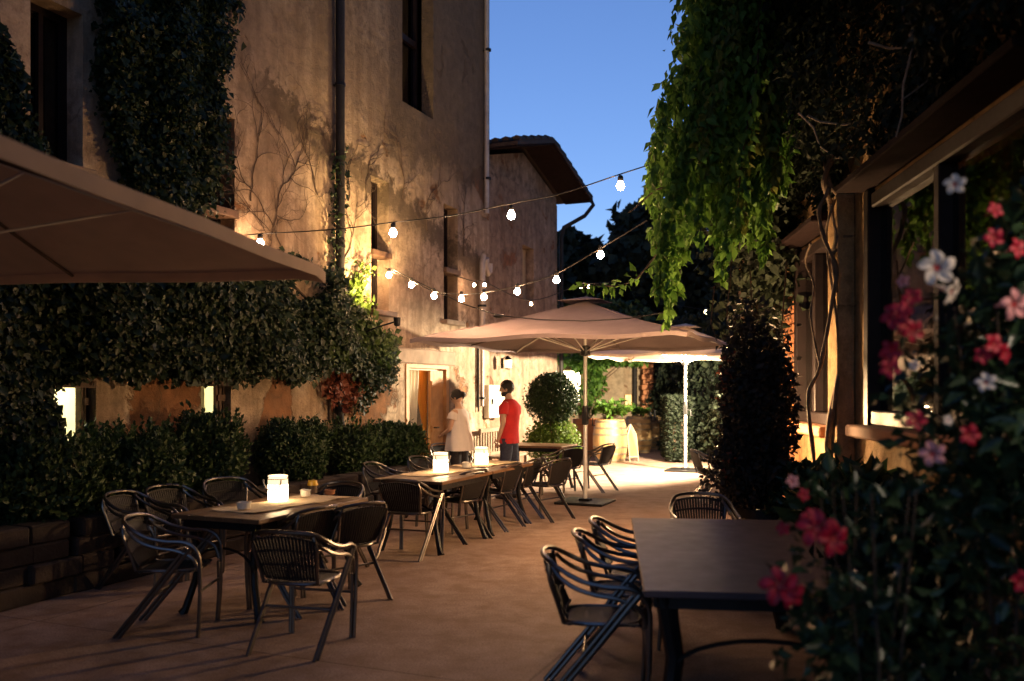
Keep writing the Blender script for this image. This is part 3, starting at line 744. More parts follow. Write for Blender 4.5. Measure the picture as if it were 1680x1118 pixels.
# ------------------------------------------------------------------ tables
def table(c, d, L, Wd, label, mat='table_wood', h=.74, group=None, boards=5, leg=.05):
    t = thing('bistro_table', label, 'table', (c[0], c[1], 0), math.atan2(d[1], d[0]), group)
    tp_ = MB()
    for i in range(boards):
        w = Wd/boards; tp_.box((0, -Wd/2+w*(i+.5), h-.016), (L, w-.0025, .032), bev=.004)
    obj('tabletop', tp_, MAT[mat], t)
    obj('apron', MB().box((0, -Wd/2+.06, h-.065), (L-.16,.025,.06)).box((0, Wd/2-.06, h-.065), (L-.16,.025,.06)).box((-L/2+.07,0,h-.065), (.025,Wd-.15,.06)).box((L/2-.07,0,h-.065), (.025,Wd-.15,.06)), MAT['iron'], t)
    for sx in (-1, 1):
        for sy in (-1, 1):
            x, y = sx*(L/2-.1), sy*(Wd/2-.1)
            obj('leg', MB().tube([(x,y,h-.04),(x-sx*.03,y-sy*.05,h*.55),(x-sx*.015,y-sy*.03,.25),(x+sx*.02,y+sy*.03,.04),(x+sx*.03,y+sy*.05,.0)], [leg*.6,leg*.5,leg*.5,leg*.55,leg*.75], 8), MAT['iron'], t, True)
        x = sx*(L/2-.1)
        obj('scroll_brace', MB().tube([(x, (Wd/2-.13)*math.cos(a), .34+.16*math.sin(a)) for a in [math.pi*k/12 for k in range(13)]], .011, 6), MAT['iron'], t, True)
    return t
C1 = Vector((-1.86, 6.98, 0)); C2 = Vector((-.58, 10.02, 0))
table(C1, Ul, 1.42, .8, 'dark wooden table with one glowing jar on its runner')
table(C2-U*.62, Ul, 1.22, .8, 'lit wooden table, nearer half of the pair with two glowing jars', group='tables pushed together')
table(C2+U*.62, Ul, 1.22, .8, 'lit wooden table, farther half of the pair with two glowing jars', group='tables pushed together')
table((.42, 14.75), Nl, 1.15, .8, 'empty table under the umbrella behind the man in red')
table((1.27, 5.09), (.11,.994), 2.30, 1.1, 'large bare dark table at the front right with a soft reflection', 'dark_table', boards=1, leg=.085)
table((3.95, 13.2), (1,.05), 1.2, .75, 'dark table mostly hidden behind the shrub on the right', 'dark_table', boards=1)

# ------------------------------------------------------------------ things on the tables
def on(px, py, h=.74):
    Y = (EYE-h)*F/(py-HY); return Vector(((px-HX)/F*Y, Y, h))
def runner(c, d, L, Wd, label, seed):
    t_ = Vector((d[0], d[1], 0)); n_ = Vector((-d[1], d[0], 0)); r = random.Random(seed); ph = r.uniform(0, 6)
    def fn(u, v):
        x = (u-.5)*L; y = (v-.5)*Wd*(1+.05*math.sin(u*9+ph))+.012*math.sin(u*17+ph)
        e = abs(v-.5)*2
        z = .0045+.0035*(1+math.sin(u*23+ph+v*5))*(e**2)+.002*(1+math.sin(v*15+u*7))
        return Vector((c[0], c[1], .74)) + t_*x + n_*y + Vector((0,0,z))
    o = obj('table_runner', MB().grid(fn, 60, 16, .0035), MAT['burlap'], None, True)
    return tag(o, label, 'table runner')
RD = rotv(Ul, -4)
runner(on(466, 827), RD, 1.12, .42, 'wrinkled burlap runner under the single glowing jar', 1)
runner(on(714, 776)+Vector((.02,0,0)), RD, .92, .40, 'burlap runner under the nearer of the two glowing jars', 2)
runner(on(800, 762), RD, .95, .40, 'burlap runner under the farther of the two glowing jars', 3)
def jar(p, label, sc=1.0, turn=0.0):
    t = thing('jar_lantern', label, 'lantern', p+Vector((0,0,.0115)), turn, 'candle jars on the tables')
    h = .205*sc; r = .079*sc
    g = obj('glass', MB().lathe([(r*.2,0),(r*.94,.002),(r,.015),(r*1.0,h*.64),(r*.93,h*.64),(r*.94,.02),(r*.2,.014)], 32, cap=True), MAT['candle_glass'], t, True)
    obj('rim', MB().lathe([(r*.94,h*.645),(r*1.0,h*.645),(r*1.0,h*.80),(r*.97,h*.87),(r*.90,h*.93),(r*.90,h*.945),(r*.99,h*.95),(r*1.0,h*.985),(r*.97,h),(r*.9,h),(r*.86,h*.95),(r*.94,h*.80),(r*.94,h*.645)], 32, cap=False), MAT['jar_rim'], t, True)
    obj('candle', MB().lathe([(.035*sc,.016),(.035*sc,.085*sc),(.004,.085*sc),(.003,.10*sc)], 16), MAT['ceramic'], t, True)
    obj('handle', MB().tube([(r*1.05*math.cos(a), -r*1.03-.01+.012*abs(math.cos(a)), h*.86-.085*sc*math.sin(a)**.8 if math.sin(a) > 0 else h*.86) for a in [math.pi*k/18 for k in range(19)]], .006*sc, 6)
        .tube([(r*1.02*math.cos(a), r*1.02*math.sin(a), h*.87) for a in [2*math.pi*k/24 for k in range(25)]], .0035*sc, 6, False), MAT['pipe_zinc'], t, True)
    return t
jar(on(456, 824), 'glowing jar with a wire handle alone on the nearest burlap runner', 1.0, R(-20))
jar(on(723, 776), 'glowing jar nearer to us on the two jar table', 1.03, .4)
jar(on(790, 763), 'glowing jar farther away on the two jar table', 1.0, 1.1)
def cup(p, label, r=.042, h=.055, name='sugar_pot', mat='ceramic', cat='pot'):
    t = thing(name, label, cat, p+Vector((0,0,.0115)))
    obj('bowl', MB().lathe([(r*.6,0),(r*.92,.004),(r,h*.3),(r*.97,h*.75),(r*1.06,h*.9),(r*1.06,h),(r*.95,h),(r*.88,h*.8),(r*.88,h*.3),(r*.3,.012)], 24), MAT[mat], t, True)
    obj('rim', MB().tube([(r*1.03*math.cos(a), r*1.03*math.sin(a), h-.002+.0035*math.cos(3*a)) for a in [2*math.pi*k/24 for k in range(25)]], .0045, 6, False), MAT[mat], t, True)
    return t
cup(on(501, 817), 'white sugar pot right of the single glowing jar')
cup(on(400, 838), 'pale glass bowl left of the single glowing jar', .05, .05, 'glass_bowl', 'ceramic', 'bowl')
cup(on(767, 769), 'white ashtray bowl between the two glowing jars', .06, .06, 'ceramic_bowl', 'ceramic', 'bowl')
cup(on(541, 812)-Vector((0,0,.0105)), 'small brown clay dish at the far end of the single jar table', .045, .04, 'clay_dish', 'terracotta', 'dish')
mj = thing('honey_jar', 'small dark jar with a yellow lid behind the white sugar pot', 'jar', on(513, 810)+Vector((0,0,.001)))
obj('glass', MB().lathe([(.03,0),(.038,.003),(.038,.06),(.034,.07),(.01,.071)], 20), MAT['old_wood'], mj, True)
obj('lid', MB().lathe([(.045,.072),(.045,.085),(.038,.115),(.02,.118)], 20), MAT['mustard'], mj, True)

# ------------------------------------------------------------------ umbrellas
def umbrella(base, half, rim, peak, d, label, canvas, pole_r=.03, plate=True, group='square market umbrellas', crank=True, valance=.0, sagk=1.0):
    t = thing('market_umbrella', label, 'umbrella', (base[0], base[1], 0), math.atan2(d[1], d[0]), group)
    if plate:
        obj('base_plate', MB().box((0,0,.02), (.72,.72,.032), bev=.01).box((0,0,.05), (.16,.16,.04), bev=.01), MAT['iron'], t)
    obj('pole', MB().tube([(0,0,.03),(0,0,1.15)], pole_r, 20), MAT['pole_metal'], t, True)
    obj('pole', MB().tube([(0,0,1.14),(0,0,peak-.03)], pole_r*.86, 20), MAT['pole_metal'], t, True)
    if crank:
        cb = obj('crank_box', MB().box((0,0,1.24), (.085,.085,.2), bev=.012).lathe([(.045,1.30),(.045,1.42)], 14), MAT['black_plastic'], t)
        obj('crank_handle', MB().tube([(0,-.04,1.24),(0,-.11,1.24),(.0,-.11,1.13),(0,-.15,1.13)], .009, 8), MAT['black_plastic'], cb, True)
    obj('hub', MB().lathe([(.03,rim-.22),(.075,rim-.2),(.075,rim-.08),(.03,rim-.06)], 16), MAT['black_plastic'], t, True)
    def fn(u, v):
        a, b = (u*2-1), (v*2-1); r = max(abs(a), abs(b))
        k = min(abs(a), abs(b))/(r+1e-6)                     # 0 mid-side, 1 corner
        sag = .055*math.sin(math.pi*min(1, r))*sagk + .05*sagk*r*r*math.sin(math.pi*k)**2
        z = peak-(peak-rim)*(r**.94)-sag*.8
        return (a*half, b*half, z-(.03 if k > .96 and r > .9 else 0))
    cm = MB().grid(fn, 40, 40, .006)
    cv = obj('canopy', cm, MAT[canvas], t, True)
    # stitched hem band round the edge
    hm_ = MB(); pts = []
    for (a0, b0, a1, b1) in ((0,0,1,0),(1,0,1,1),(1,1,0,1),(0,1,0,0)):
        for i in range(20):
            k = i/20; q = fn(a0+(a1-a0)*k, b0+(b1-b0)*k); pts.append(Vector(q))
    pts.append(pts[0])
    n = len(pts)
    vs = [p+Vector((p.x*.004, p.y*.004, .004)) for p in pts]+[p+Vector((p.x*.004,p.y*.004,-.05-valance)) for p in pts]
    hm_.add(vs+[v*1.0+Vector((-v.x*.003,-v.y*.003,0)) for v in vs], [(i,i+1,n+i+1,n+i) for i in range(n-1)]+[(2*n+i,3*n+i,3*n+i+1,2*n+i+1) for i in range(n-1)])
    obj('hem', hm_, MAT[canvas], cv, True)
    obj('vent_cap', MB().grid(lambda u, v: ((u*2-1)*half*.17, (v*2-1)*half*.17, peak+.055-.075*max(abs(u*2-1), abs(v*2-1))), 10, 10, .005), MAT[canvas], cv, True)
    for k in range(4):
        a = k*math.pi/2+math.pi/4; m = abs(math.cos(a)); ex, ey = math.cos(a)/m, math.sin(a)/m
        pth = [(lambda q: (q[0], q[1], q[2]+.001))(fn((ex*r+1)/2, (ey*r+1)/2)) for r in [.17+.82*i/14 for i in range(15)]]
        obj('seam', MB().tube(pth, .007, 5), MAT[canvas], cv, True)
    for k in range(8):
        a = k*math.pi/4; c_, s_ = math.cos(a), math.sin(a); m = max(abs(c_), abs(s_)); ex, ey = c_/m, s_/m
        pth = []
        for i in range(9):
            r = .04+.95*i/8; q = fn((ex*r+1)/2, (ey*r+1)/2); pth.append((q[0], q[1], q[2]-.030))
        rb_ = obj('rib', MB().tube(pth, .011, 6), MAT['pole_metal' if k % 2 else 'old_wood'], t, True)
        q = pth[4]; obj('strut', MB().tube([(ex*.05, ey*.05, rim-.14), (q[0], q[1], q[2]-.01)], .009, 6), MAT['pole_metal'], rb_, True)
    return t
umbrella((1.07, 12.9), 1.86, 2.36, 2.96, Ul, 'large rose beige umbrella over the lit courtyard, nearer and bigger of the far pair', 'canvas_rose')
umbrella((3.53, 18.0), 1.62, 2.36, 2.95, Ul, 'cream umbrella behind the large one, its pole shining on bright ground', 'canvas_cream')
# near left umbrella: right corner and two rims come from the photograph
cor = P(532, 448, 6.1); e2 = Vector((-.99, .12, 0)).normalized(); e1 = Vector((-.12,-.99,0)).normalized()
H3 = 1.85; c3 = cor+e1*H3+e2*H3
umbrella((c3.x, c3.y), H3, cor.z+.03, cor.z+.66, (e2.x, e2.y), 'beige umbrella reaching in from the upper left above the nearest table', 'awning_canvas', valance=.02, sagk=.25)

# ------------------------------------------------------------------ festoon lights
def festoon(label, cords, bulbs, r, glowm, group='strings of bulbs', sock=.05):
    "cords and bulbs as surveyed points; a bulb hangs from the cord above it"
    t = thing('string_light', label, 'string light', cords[0][0], 0, group); org = Vector(cords[0][0])
    cm = MB()
    for c in cords:
        q = [Vector(x)-org for x in c]; out = []
        for i in range(len(q)-1):
            a, b, cc, d = q[max(i-1,0)], q[i], q[i+1], q[min(i+2,len(q)-1)]
            for j in range(6):
                u = j/6; out.append(.5*((2*b)+(cc-a)*u+(2*a-5*b+4*cc-d)*u*u+(3*b-a-3*cc+d)*u**3))
        out.append(q[-1]); cm.tube(out, .007 if r > .03 else .008, 6)
    obj('cord', cm, MAT['cord_black'], t, True)
    for bpos in bulbs:
        p = Vector(bpos)-org
        b = obj('bulb', MB().lathe([(r*.1,-r*1.0),(r*.6,-r*.85),(r*.95,-r*.3),(r,.0),(r*.9,r*.45),(r*.55,r*1.0),(r*.48,r*1.25)], 16, p), MAT[glowm], t, True)
        obj('socket', MB().lathe([(r*.66,r*1.2),(r*.70,r*1.25),(r*.70,r*2.2),(r*.52,r*2.6),(r*.30,r*2.7)], 14, p).tube([p+Vector((0,0,r*2.6)), p+Vector((0,0,r*2.75))], r*.3, 8), MAT['black_plastic'], b, True)
    return t
def YA(px): return 10.2-(min(px,1040)-385)/690*.9+max(0,px-1040)*.0005
rA = .043
cA = [(380,388),(427,384),(545,377),(645,365),(740,354),(839,334),(920,318),(1018,286),(1075,268),(1140,250),(1208,236),(1270,222)]
festoon('upper string of large bulbs crossing from the beige umbrella to the creeper', [[P(x, y, YA(x)) for x, y in cA]], [P(x, y, YA(x)) for x, y in ((427,400),(645,383),(839,354),(1018,306),(1208,256))], rA, 'bulb_glow')
def YB(px): return 13.0-(px-632)/430*3.5
cB = [(632,440),(638,443),(675,461),(712,478),(757,483),(794,480),(849,470),(913,449),(985,408),(1062,362)]
festoon('sagging string of eight bulbs hung from the narrow window to the creeper', [[P(x, y, YB(x)) for x, y in cB]], [P(x, y, YB(x)) for x, y in ((638,452),(675,468),(712,486),(757,491),(794,488),(849,479),(913,460),(985,419))], .039, 'bulb_glow')
festoon('faint string of tiny bulbs behind the umbrella peak', [[P(x, y, 15.4+(x-745)*.004) for x, y in ((745,452),(778,462),(795,463),(871,493),(953,466),(966,466),(1010,462))]], [P(x, y, 15.4+(x-745)*.004) for x, y in ((778,468),(795,468),(871,499),(953,471),(966,471))], .026, 'small_bulb_glow')
festoon('far string of tiny yellow bulbs seen under the hanging creeper', [[P(x, y, 24) for x, y in ((1070,512),(1090,518),(1124,535),(1171,551),(1240,558))], [P(x, y, 24) for x, y in ((1100,500),(1158,511),(1171,536),(1220,530),(1260,524))], [P(x, y, 24) for x, y in ((1180,502),(1220,499),(1260,494))]], [P(x, y, 24) for x, y in ((1090,520),(1124,537),(1158,513),(1171,538),(1172,552),(1220,501),(1220,532))], .05, 'far_bulb_glow')
cb = thing('slack_cable', 'slack dark cable with a knot passing in front of the large umbrella', 'cable', P(640, 440, 12.9))
org = P(640, 440, 12.9)
obj('cord', MB().tube([P(x, y, Y)-org for x, y, Y in ((640,440,12.9),(700,470,12.0),(760,499,11.2),(818,518,10.5),(890,525,9.9),(960,527,9.6),(1030,523,9.3),(1095,512,9.0))], .007, 6), MAT['cord_black'], cb, True)
obj('knot', MB().ball(P(818,519,10.5)-org, .05, 10, 8, (1.3,.8,.5)), MAT['cord_black'], cb, True)
# ------------------------------------------------------------------ people
def skin_body(J, E, root, sub=1):
    names = list(J); ix = {n: i for i, n in enumerate(names)}
    me = bpy.data.meshes.new('sk'); me.from_pydata([J[n][0] for n in names], [(ix[a], ix[b]) for a, b in E], [])
    o = bpy.data.objects.new('sk', me); COL.objects.link(o)
    o.modifiers.new('s', 'SKIN')
    for n in names:
        r = J[n][1]; sv = me.skin_vertices[0].data[ix[n]]
        sv.radius = r if isinstance(r, tuple) else (r, r); sv.use_root = (n == root)
    sd = o.modifiers.new('d', 'SUBSURF'); sd.levels = sub; sd.render_levels = sub
    bpy.context.view_layer.update()
    ev = o.evaluated_get(bpy.context.evaluated_depsgraph_get())
    m2 = ev.to_mesh(); mb = MB(); mb.add([v.co.copy() for v in m2.vertices], [tuple(p.vertices) for p in m2.polygons]); ev.to_mesh_clear()
    bpy.data.objects.remove(o); bpy.data.meshes.remove(me); return mb
def rings(mb, rs, n=28, fold=0.0, seed=0, cap=True):
    vs = []; fs = []
    for k, (x, y, z, rx, ry) in enumerate(rs):
        for j in range(n):
            a = 2*math.pi*j/n; f = 1+fold*math.sin(a*5+seed+k*.5)*(1 if k < len(rs)-3 else .3)+fold*.6*math.sin(a*9+k*.9+seed)
            vs.append((x+rx*f*math.cos(a), y+ry*f*math.sin(a), z))
    for i in range(len(rs)-1):
        for j in range(n): fs.append((i*n+j, i*n+(j+1) % n, (i+1)*n+(j+1) % n, (i+1)*n+j))
    if cap: fs += [tuple(reversed(range(n))), tuple(range((len(rs)-1)*n, len(rs)*n))]
    return mb.add(vs, fs)
def person(label, loc, front, kind, hgt, arms, head_turn=0.0, head_dip=0.0, top='red_cotton', low='denim'):
    k = hgt/1.75; t = thing('person', label, 'person', loc, facing(*front), 'people in the courtyard' if kind != 'sit' else None)
    V = lambda x, y, z: Vector((x*k, y*k, z*k)); sh = .19 if kind == 'man' else .165
    J = {'pel': (V(0,0,.94), (.15*k,.105*k)), 'waist': (V(0,-.005,1.1), (.135*k,.10*k)), 'chest': (V(0,-.01,1.30), (.155*k,.115*k)), 'neckb': (V(0,.0,1.46), .062*k), 'neck': (V(0,.02,1.53), .052*k), 'head': (V(0,.035,1.60), .07*k)}
    E = [('pel','waist'),('waist','chest'),('chest','neckb'),('neckb','neck'),('neck','head')]
    for s, nm in ((-1,'l'),(1,'r')):
        el, wr = arms[nm]
        J['sh'+nm] = (V(s*sh,-.01,1.415), .058*k); J['el'+nm] = (V(*el), .040*k); J['wr'+nm] = (V(*wr), .027*k)
        dv = (V(*wr)-V(*el)).normalized(); J['pa'+nm] = (V(*wr)+dv*.06*k, (.035*k,.02*k))
        J['hp'+nm] = (V(s*.09,0,.88), .085*k); J['kn'+nm] = (V(s*.10,.02*s*(-1 if kind == 'man' else 1),.48), .055*k); J['an'+nm] = (V(s*.105,-.03,.09), .038*k); J['to'+nm] = (V(s*.12,.13,.03), (.035*k,.025*k))
        E += [('chest','sh'+nm),('sh'+nm,'el'+nm),('el'+nm,'wr'+nm),('wr'+nm,'pa'+nm),('pel','hp'+nm),('hp'+nm,'kn'+nm),('kn'+nm,'an'+nm),('an'+nm,'to'+nm)]
    mb = skin_body(J, E, 'pel', 2)
    for s, nm in ((-1,'l'),(1,'r')):                                  # fingers and thumb
        el, wr = arms[nm]; d = (V(*wr)-V(*el)).normalized(); p = V(*wr)+d*.075*k
        side = Vector((0,1,0)) if abs(d.y) < .8 else Vector((1,0,0)); side = (side-d*side.dot(d)).normalized(); nrm = d.cross(side)*(-s)
        for i, L in enumerate((.068,.078,.072,.056)):
            b = p+side*(.027-.018*i)*k; mb.tube([b, b+d*L*.45*k, b+d*L*.8*k+nrm*.016*k, b+d*L*.95*k+nrm*.034*k], [.0092*k,.0088*k,.0078*k,.0058*k], 6)
        b = V(*wr)+d*.03*k+side*.026*k; mb.tube([b, b+d*.03*k+side*.022*k, b+d*.06*k+side*.026*k+nrm*.012*k], [.011*k,.0095*k,.007*k], 6)
    # head on its neck
    hm = Matrix.Translation(V(0,.045,1.645)) @ Matrix.Rotation(head_turn, 4, 'Z') @ Matrix.Rotation(head_dip, 4, 'X')
    def hd(b): return [hm @ Vector(v) for v in b.v]
    hb = MB(); n = 24; rs = []
    for (z, rx, ry, y) in ((-.112,.030,.034,.030),(-.10,.048,.056,.022),(-.07,.060,.076,.010),(-.03,.070,.090,.002),(.01,.075,.097,0),(.05,.076,.099,-.002),(.085,.066,.086,-.004),(.108,.043,.056,-.004),(.117,.012,.016,-.004)):
        rs.append((0, y*k, z*k, rx*k, ry*k))
    rings(hb, rs, n); hb.ball((0,.102*k,-.028*k), .016*k, 8, 6, (.8,1.1,1.2)); hb.tube([(0,.092*k,.015*k),(0,.106*k,-.02*k)], [.007*k,.012*k], 6)
    for s in (-1,1):
        hb.ball((s*.077*k,-.005*k,-.01*k), .028*k, 8, 6, (.3,.65,1.05))
    hb.tube([(-.024*k,.088*k,-.066*k),(0,.095*k,-.064*k),(.024*k,.088*k,-.066*k)], .006*k, 6)
    mb.add(hd(hb), hb.f)
    body = obj('body', mb, MAT['skin'], t, True)
    eb = MB()
    for s in (-1,1): eb.ball((s*.031*k,.088*k,.004*k), .0115*k, 8, 6); eb.box((s*.032*k,.094*k,.028*k), (.034*k,.012*k,.007*k))
    e2_ = MB(); e2_.add(hd(eb), eb.f); obj('eyes', e2_, MAT['hair'], t, True)
    hr = MB(); vs = []; nn, mm = 28, 14
    r_ = random.Random(len(label))
    for i in range(mm+1):
        p = math.pi*.5*(i/mm)*1.42
        for j in range(nn):
            a = 2*math.pi*j/nn; fr = max(0, math.sin(a))
            lim = p*(1-.52*fr**1.2); jit = 1+.02*math.sin(a*11+i)+.012*r_.uniform(-1,1)
            vs.append((.087*k*math.sin(lim)*math.cos(a)*jit, (.108*math.sin(lim)*math.sin(a)*jit-.010)*k, (.018+.112*math.cos(lim)*jit)*k))
    hr.add(vs, [(i*nn+j, (i+1)*nn+j, (i+1)*nn+(j+1) % nn, i*nn+(j+1) % nn) for i in range(mm) for j in range(nn)])
    if kind != 'man':
        hr.ball((0,-.125*k,-.012*k), .05*k, 14, 10, (1.1,.85,1)); hr.tube([(.03*k,-.09*k,-.06*k),(0,-.11*k,-.03*k)], .014*k, 6)
    h2 = MB(); h2.add(hd(hr), hr.f); hair = obj('hair', h2, MAT['hair'], t, True)
    if kind == 'man':
        bd = MB(); rings(bd, [(0,.036*k,-.121*k,.028*k,.036*k),(0,.026*k,-.108*k,.052*k,.062*k),(0,.014*k,-.08*k,.064*k,.08*k),(0,.0*k,-.05*k,.068*k,.083*k)], 20)
        b2 = MB(); b2.add(hd(bd), bd.f); obj('beard', b2, MAT['hair'], t, True)
    # clothes
    sb = MB()
    if kind == 'man':
        rings(sb, [tuple(c*k for c in q) for q in ((0,0,.83,.180,.135),(0,0,.86,.182,.137),(0,-.002,1.0,.172,.130),(0,-.005,1.12,.172,.130),(0,-.01,1.26,.190,.140),(0,-.012,1.36,.196,.135),(0,-.012,1.42,.178,.112),(0,-.006,1.46,.125,.088),(0,.0,1.485,.078,.074))], 32, .03, 1)
        sl = .55; w0, w1 = .082, .068
    else:
        rings(sb, [tuple(c*k for c in q) for q in ((0,-.02,.80,.262,.215),(0,-.02,.85,.258,.212),(0,-.015,.98,.232,.190),(0,-.01,1.12,.202,.165),(0,-.01,1.26,.172,.142),(0,-.01,1.36,.168,.122),(0,-.01,1.42,.150,.100),(0,-.004,1.46,.105,.080))], 32, .06, 2)
        sl = .42; w0, w1 = .075, .082
    for s, nm in ((-1,'l'),(1,'r')):
        c = V(s*sh,-.01,1.40).lerp(V(*arms[nm][0]), sl)
        a = V(s*(sh-.12),-.01,1.405); b = V(s*(sh-.045),-.01,1.385); b2 = V(s*(sh+.004),-.01,1.355)
        sb.tube([a, b, b2, b2.lerp(c,.5), c], [w0*.6*k, w0*.86*k, w0*.96*k, (w0+w1)/2*k, w1*k], 16)
    obj('shirt', sb, MAT[top], t, True)
    tb = MB(); rings(tb, [tuple(c*k for c in q) for q in ((0,0,.80,.160,.118),(0,0,.88,.168,.124),(0,0,.97,.158,.115),(0,0,1.0,.152,.11))], 24)
    for s, nm in ((-1,'l'),(1,'r')):
        kn = J['kn'+nm][0]; an = J['an'+nm][0]
        tb.tube([V(s*.082,0,.90), V(s*.09,0,.74), kn, kn.lerp(an,.5), an+V(0,0,-.02)], [.098*k,.095*k,.076*k,.068*k,.066*k], 16)
    obj('trousers', tb, MAT[low], t, True)
    fb = MB()
    for s, nm in ((-1,'l'),(1,'r')):
        an, to = J['an'+nm][0], J['to'+nm][0]
        fb.tube([an+V(0,-.055,-.045), an+V(0,.0,-.035), an.lerp(to,.55)+V(0,0,-.01), to+V(0,.03,.008)], [.042*k,.052*k,.046*k,.03*k], 12)
    obj('shoes', fb, MAT['dark_cotton'], t, True)
    return t
person('bearded man in a red T-shirt and dark jeans looking left towards the door', (-.04, 13.4, .0), (-.88,.47), 'man', 1.78, {'l': ((-.245,-.03,1.14),(-.225,.06,.90)), 'r': ((.25,.0,1.14),(.20,.17,.93))}, R(22), R(-4), 'red_cotton', 'denim')
person('woman with dark hair in a bun, loose white blouse and dark trousers', (-.79, 13.2, .0), (-.80,.60), 'woman', 1.64, {'l': ((-.215,.0,1.14),(-.15,.21,1.06)), 'r': ((.215,.0,1.14),(.13,.23,1.06))}, R(8), R(-26), 'white_cotton', 'dark_cotton')
ip = W((H_L1[0]+H_L1[1])/2-.05, -.35, -1.25)
person('dark haired person in a white top inside the lit low window', ip, (.3,-1), 'sit', 1.70, {'l': ((-.215,.0,1.14),(-.16,.18,1.04)), 'r': ((.215,.0,1.14),(.15,.2,1.06))}, R(50), R(-10), 'white_cotton', 'dark_cotton')

# ------------------------------------------------------------------ bed with shrubs at the foot of the left building
pb = thing('planter_wall', 'low rough stone planter wall in front of the ivy building', 'planter', A0, ANG)
pm = MB(); r_ = random.Random(3); x = -10.5
while x < -.45:
    for row in range(4):
        w = r_.uniform(.28,.55); pm.box((x+w/2+r_.uniform(-.04,.04), -.75+r_.uniform(-.03,.03), .075+row*.15), (w-.006, .26+r_.uniform(-.03,.03), .147), rz=r_.uniform(-.04,.04), bev=.014)
    x += .42
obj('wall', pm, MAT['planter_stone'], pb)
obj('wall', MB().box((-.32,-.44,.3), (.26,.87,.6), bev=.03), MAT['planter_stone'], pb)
struct(obj('soil', MB().add([tuple(W(-10.5,.50,.66)), tuple(W(-.45,.50,.66)), tuple(W(-.45,.50,.02)), tuple(W(-10.5,.50,.02))], [(3,2,1,0),(0,1,2,3)][1:]), MAT['soil']))
def shrub(px, top, wpx, label, mat='hedge_leaf', o=.46, base=.5, n=6500, size=.055, seed=1, dep=.40, name='garden_shrub', cat='shrub', group='shrubs in the stone planter'):
    for _ in range(3): pass
    # depth where the line of sight meets the planted strip
    c = KC-o/.9217; Y = c/(KA-(px-HX)/F); X = (px-HX)/F*Y; hw = wpx/F*Y/2; zt = EYE-(top-HY)/F*Y
    t = thing(name, label, cat, (X, Y, base), ANG, group)
    h = zt-base; sm = MB()
    for k in range(7):
        a = k*.9+seed; sm.tube([(0,0,-.03),(math.cos(a)*hw*.25, math.sin(a)*dep*.25, h*.35),(math.cos(a)*hw*.6, math.sin(a)*dep*.6, h*.75)], [.018,.012,.005], 6)
    obj('stems', sm, MAT['bark'], t)
    loose = mat == 'hedge_leaf'; rg = .34 if loose else .14
    parts = [blob_leaves((0,0,h*.47), (hw*(1.08 if loose else 1), dep, h*.50), n, size, seed, rg, .02, .05, .5, .5)]
    rs_ = random.Random(seed)
    for k in range(46 if loose else 16):                              # stray shoots breaking the outline
        a = rs_.uniform(0, 6.28); q = rs_.uniform(.2, .95); b0 = Vector((math.cos(a)*hw*q, math.sin(a)*dep*q, h*(.55+.32*math.sqrt(max(0, 1-q*q))))); 
        b1 = b0+Vector((math.cos(a)*.10, math.sin(a)*.08, rs_.uniform(.10,.26 if loose else .14))); m_ = 14
        u = rng.uniform(0, 1, m_)[:, None]; p = np.array(b0)*(1-u)+np.array(b1)*u
        parts.append((p, unit(m_)*.7+np.array(b1-b0)*4, unit(m_), size*rng.uniform(.6,1.2,m_)))
    for k in range(9):
        a = k*.7+seed; parts.append(blob_leaves((math.cos(a)*hw*.62, math.sin(a)*dep*.6, h*(.55+.22*math.sin(k*2.1+seed))), (hw*.36, dep*.42, h*.25), n//12, size, seed+k, .25, .02, 0, .6, .2))
    foliage('foliage', parts, MAT[mat], t, .30, .12); return t
shrub(90, 716, 240, 'loose dark shrub below the left lit window', seed=2, n=5000)
shrub(225, 708, 165, 'dark shrub spreading between the two low windows', seed=3)
shrub(338, 682, 108, 'feathery dark shrub standing in front of the narrow lit window', seed=4, n=4200)
shrub(480, 684, 140, 'big round clipped shrub behind the nearest lantern table', 'topiary_leaf', seed=5, n=6500, size=.045)
shrub(578, 706, 80, 'small dark shrub at the foot of the dark drainpipe', seed=6, n=2600)
shrub(648, 692, 118, 'round clipped shrub left of the doorway', 'topiary_leaf', seed=7, n=6000, size=.055)

# ------------------------------------------------------------------ ivy on the left building
def project(p):
    return HX+F*p[:,0]/p[:,1], HY-F*(p[:,2]-EYE)/p[:,1]
def wall_leaves(poly, N, size, thick, seed, rag=16, down=.55, holes=()):
    xs = [q[0] for q in poly]; ys = [q[1] for q in poly]
    ta, tb = wt(min(xs)), wt(max(xs)+10); out = []
    need = N; r = np.random.default_rng(seed)
    za = min(wz(min(xs), max(ys)), wz(max(xs), max(ys)))-.3; zb = max(wz(max(xs), min(ys)), wz(min(xs), min(ys)))+.3
    M = N*6; t = r.uniform(ta, tb, M); z = r.uniform(za, zb, M)
    p = np.array(A0)[None]+np.outer(t, np.array(U))+np.outer(z, [0,0,1])
    x, y = project(p); nz = clump_noise(p, 7.0, seed)*rag*1.3+r.normal(0, rag*.45, M); nz2 = clump_noise(p, 9.0, seed+1)*rag+r.normal(0, rag*.45, M)
    k = in_poly(x+nz, y+nz2, poly)
    for h in holes: k &= ~in_poly(x+nz*.6, y+nz2*.6, h)
    p = p[k][:N]; m = len(p); cl = .55+.6*clump_noise(p, 3.2, seed+9)
    o = r.uniform(0, 1, m)**.7*thick*np.clip(cl+.25, .15, 1.3)+.02
    p = p+np.outer(o, np.array(Nn))
    d = unit(m)*.6+np.array([0,0,-down])+np.outer(r.uniform(.0,.5,m), np.array(Nn)); n = np.array(Nn)[None]*1.0+unit(m)*.55+np.array([0,0,.25])
    return p, d, n, size*np.clip(r.lognormal(0,.38,m),.4,2.1)
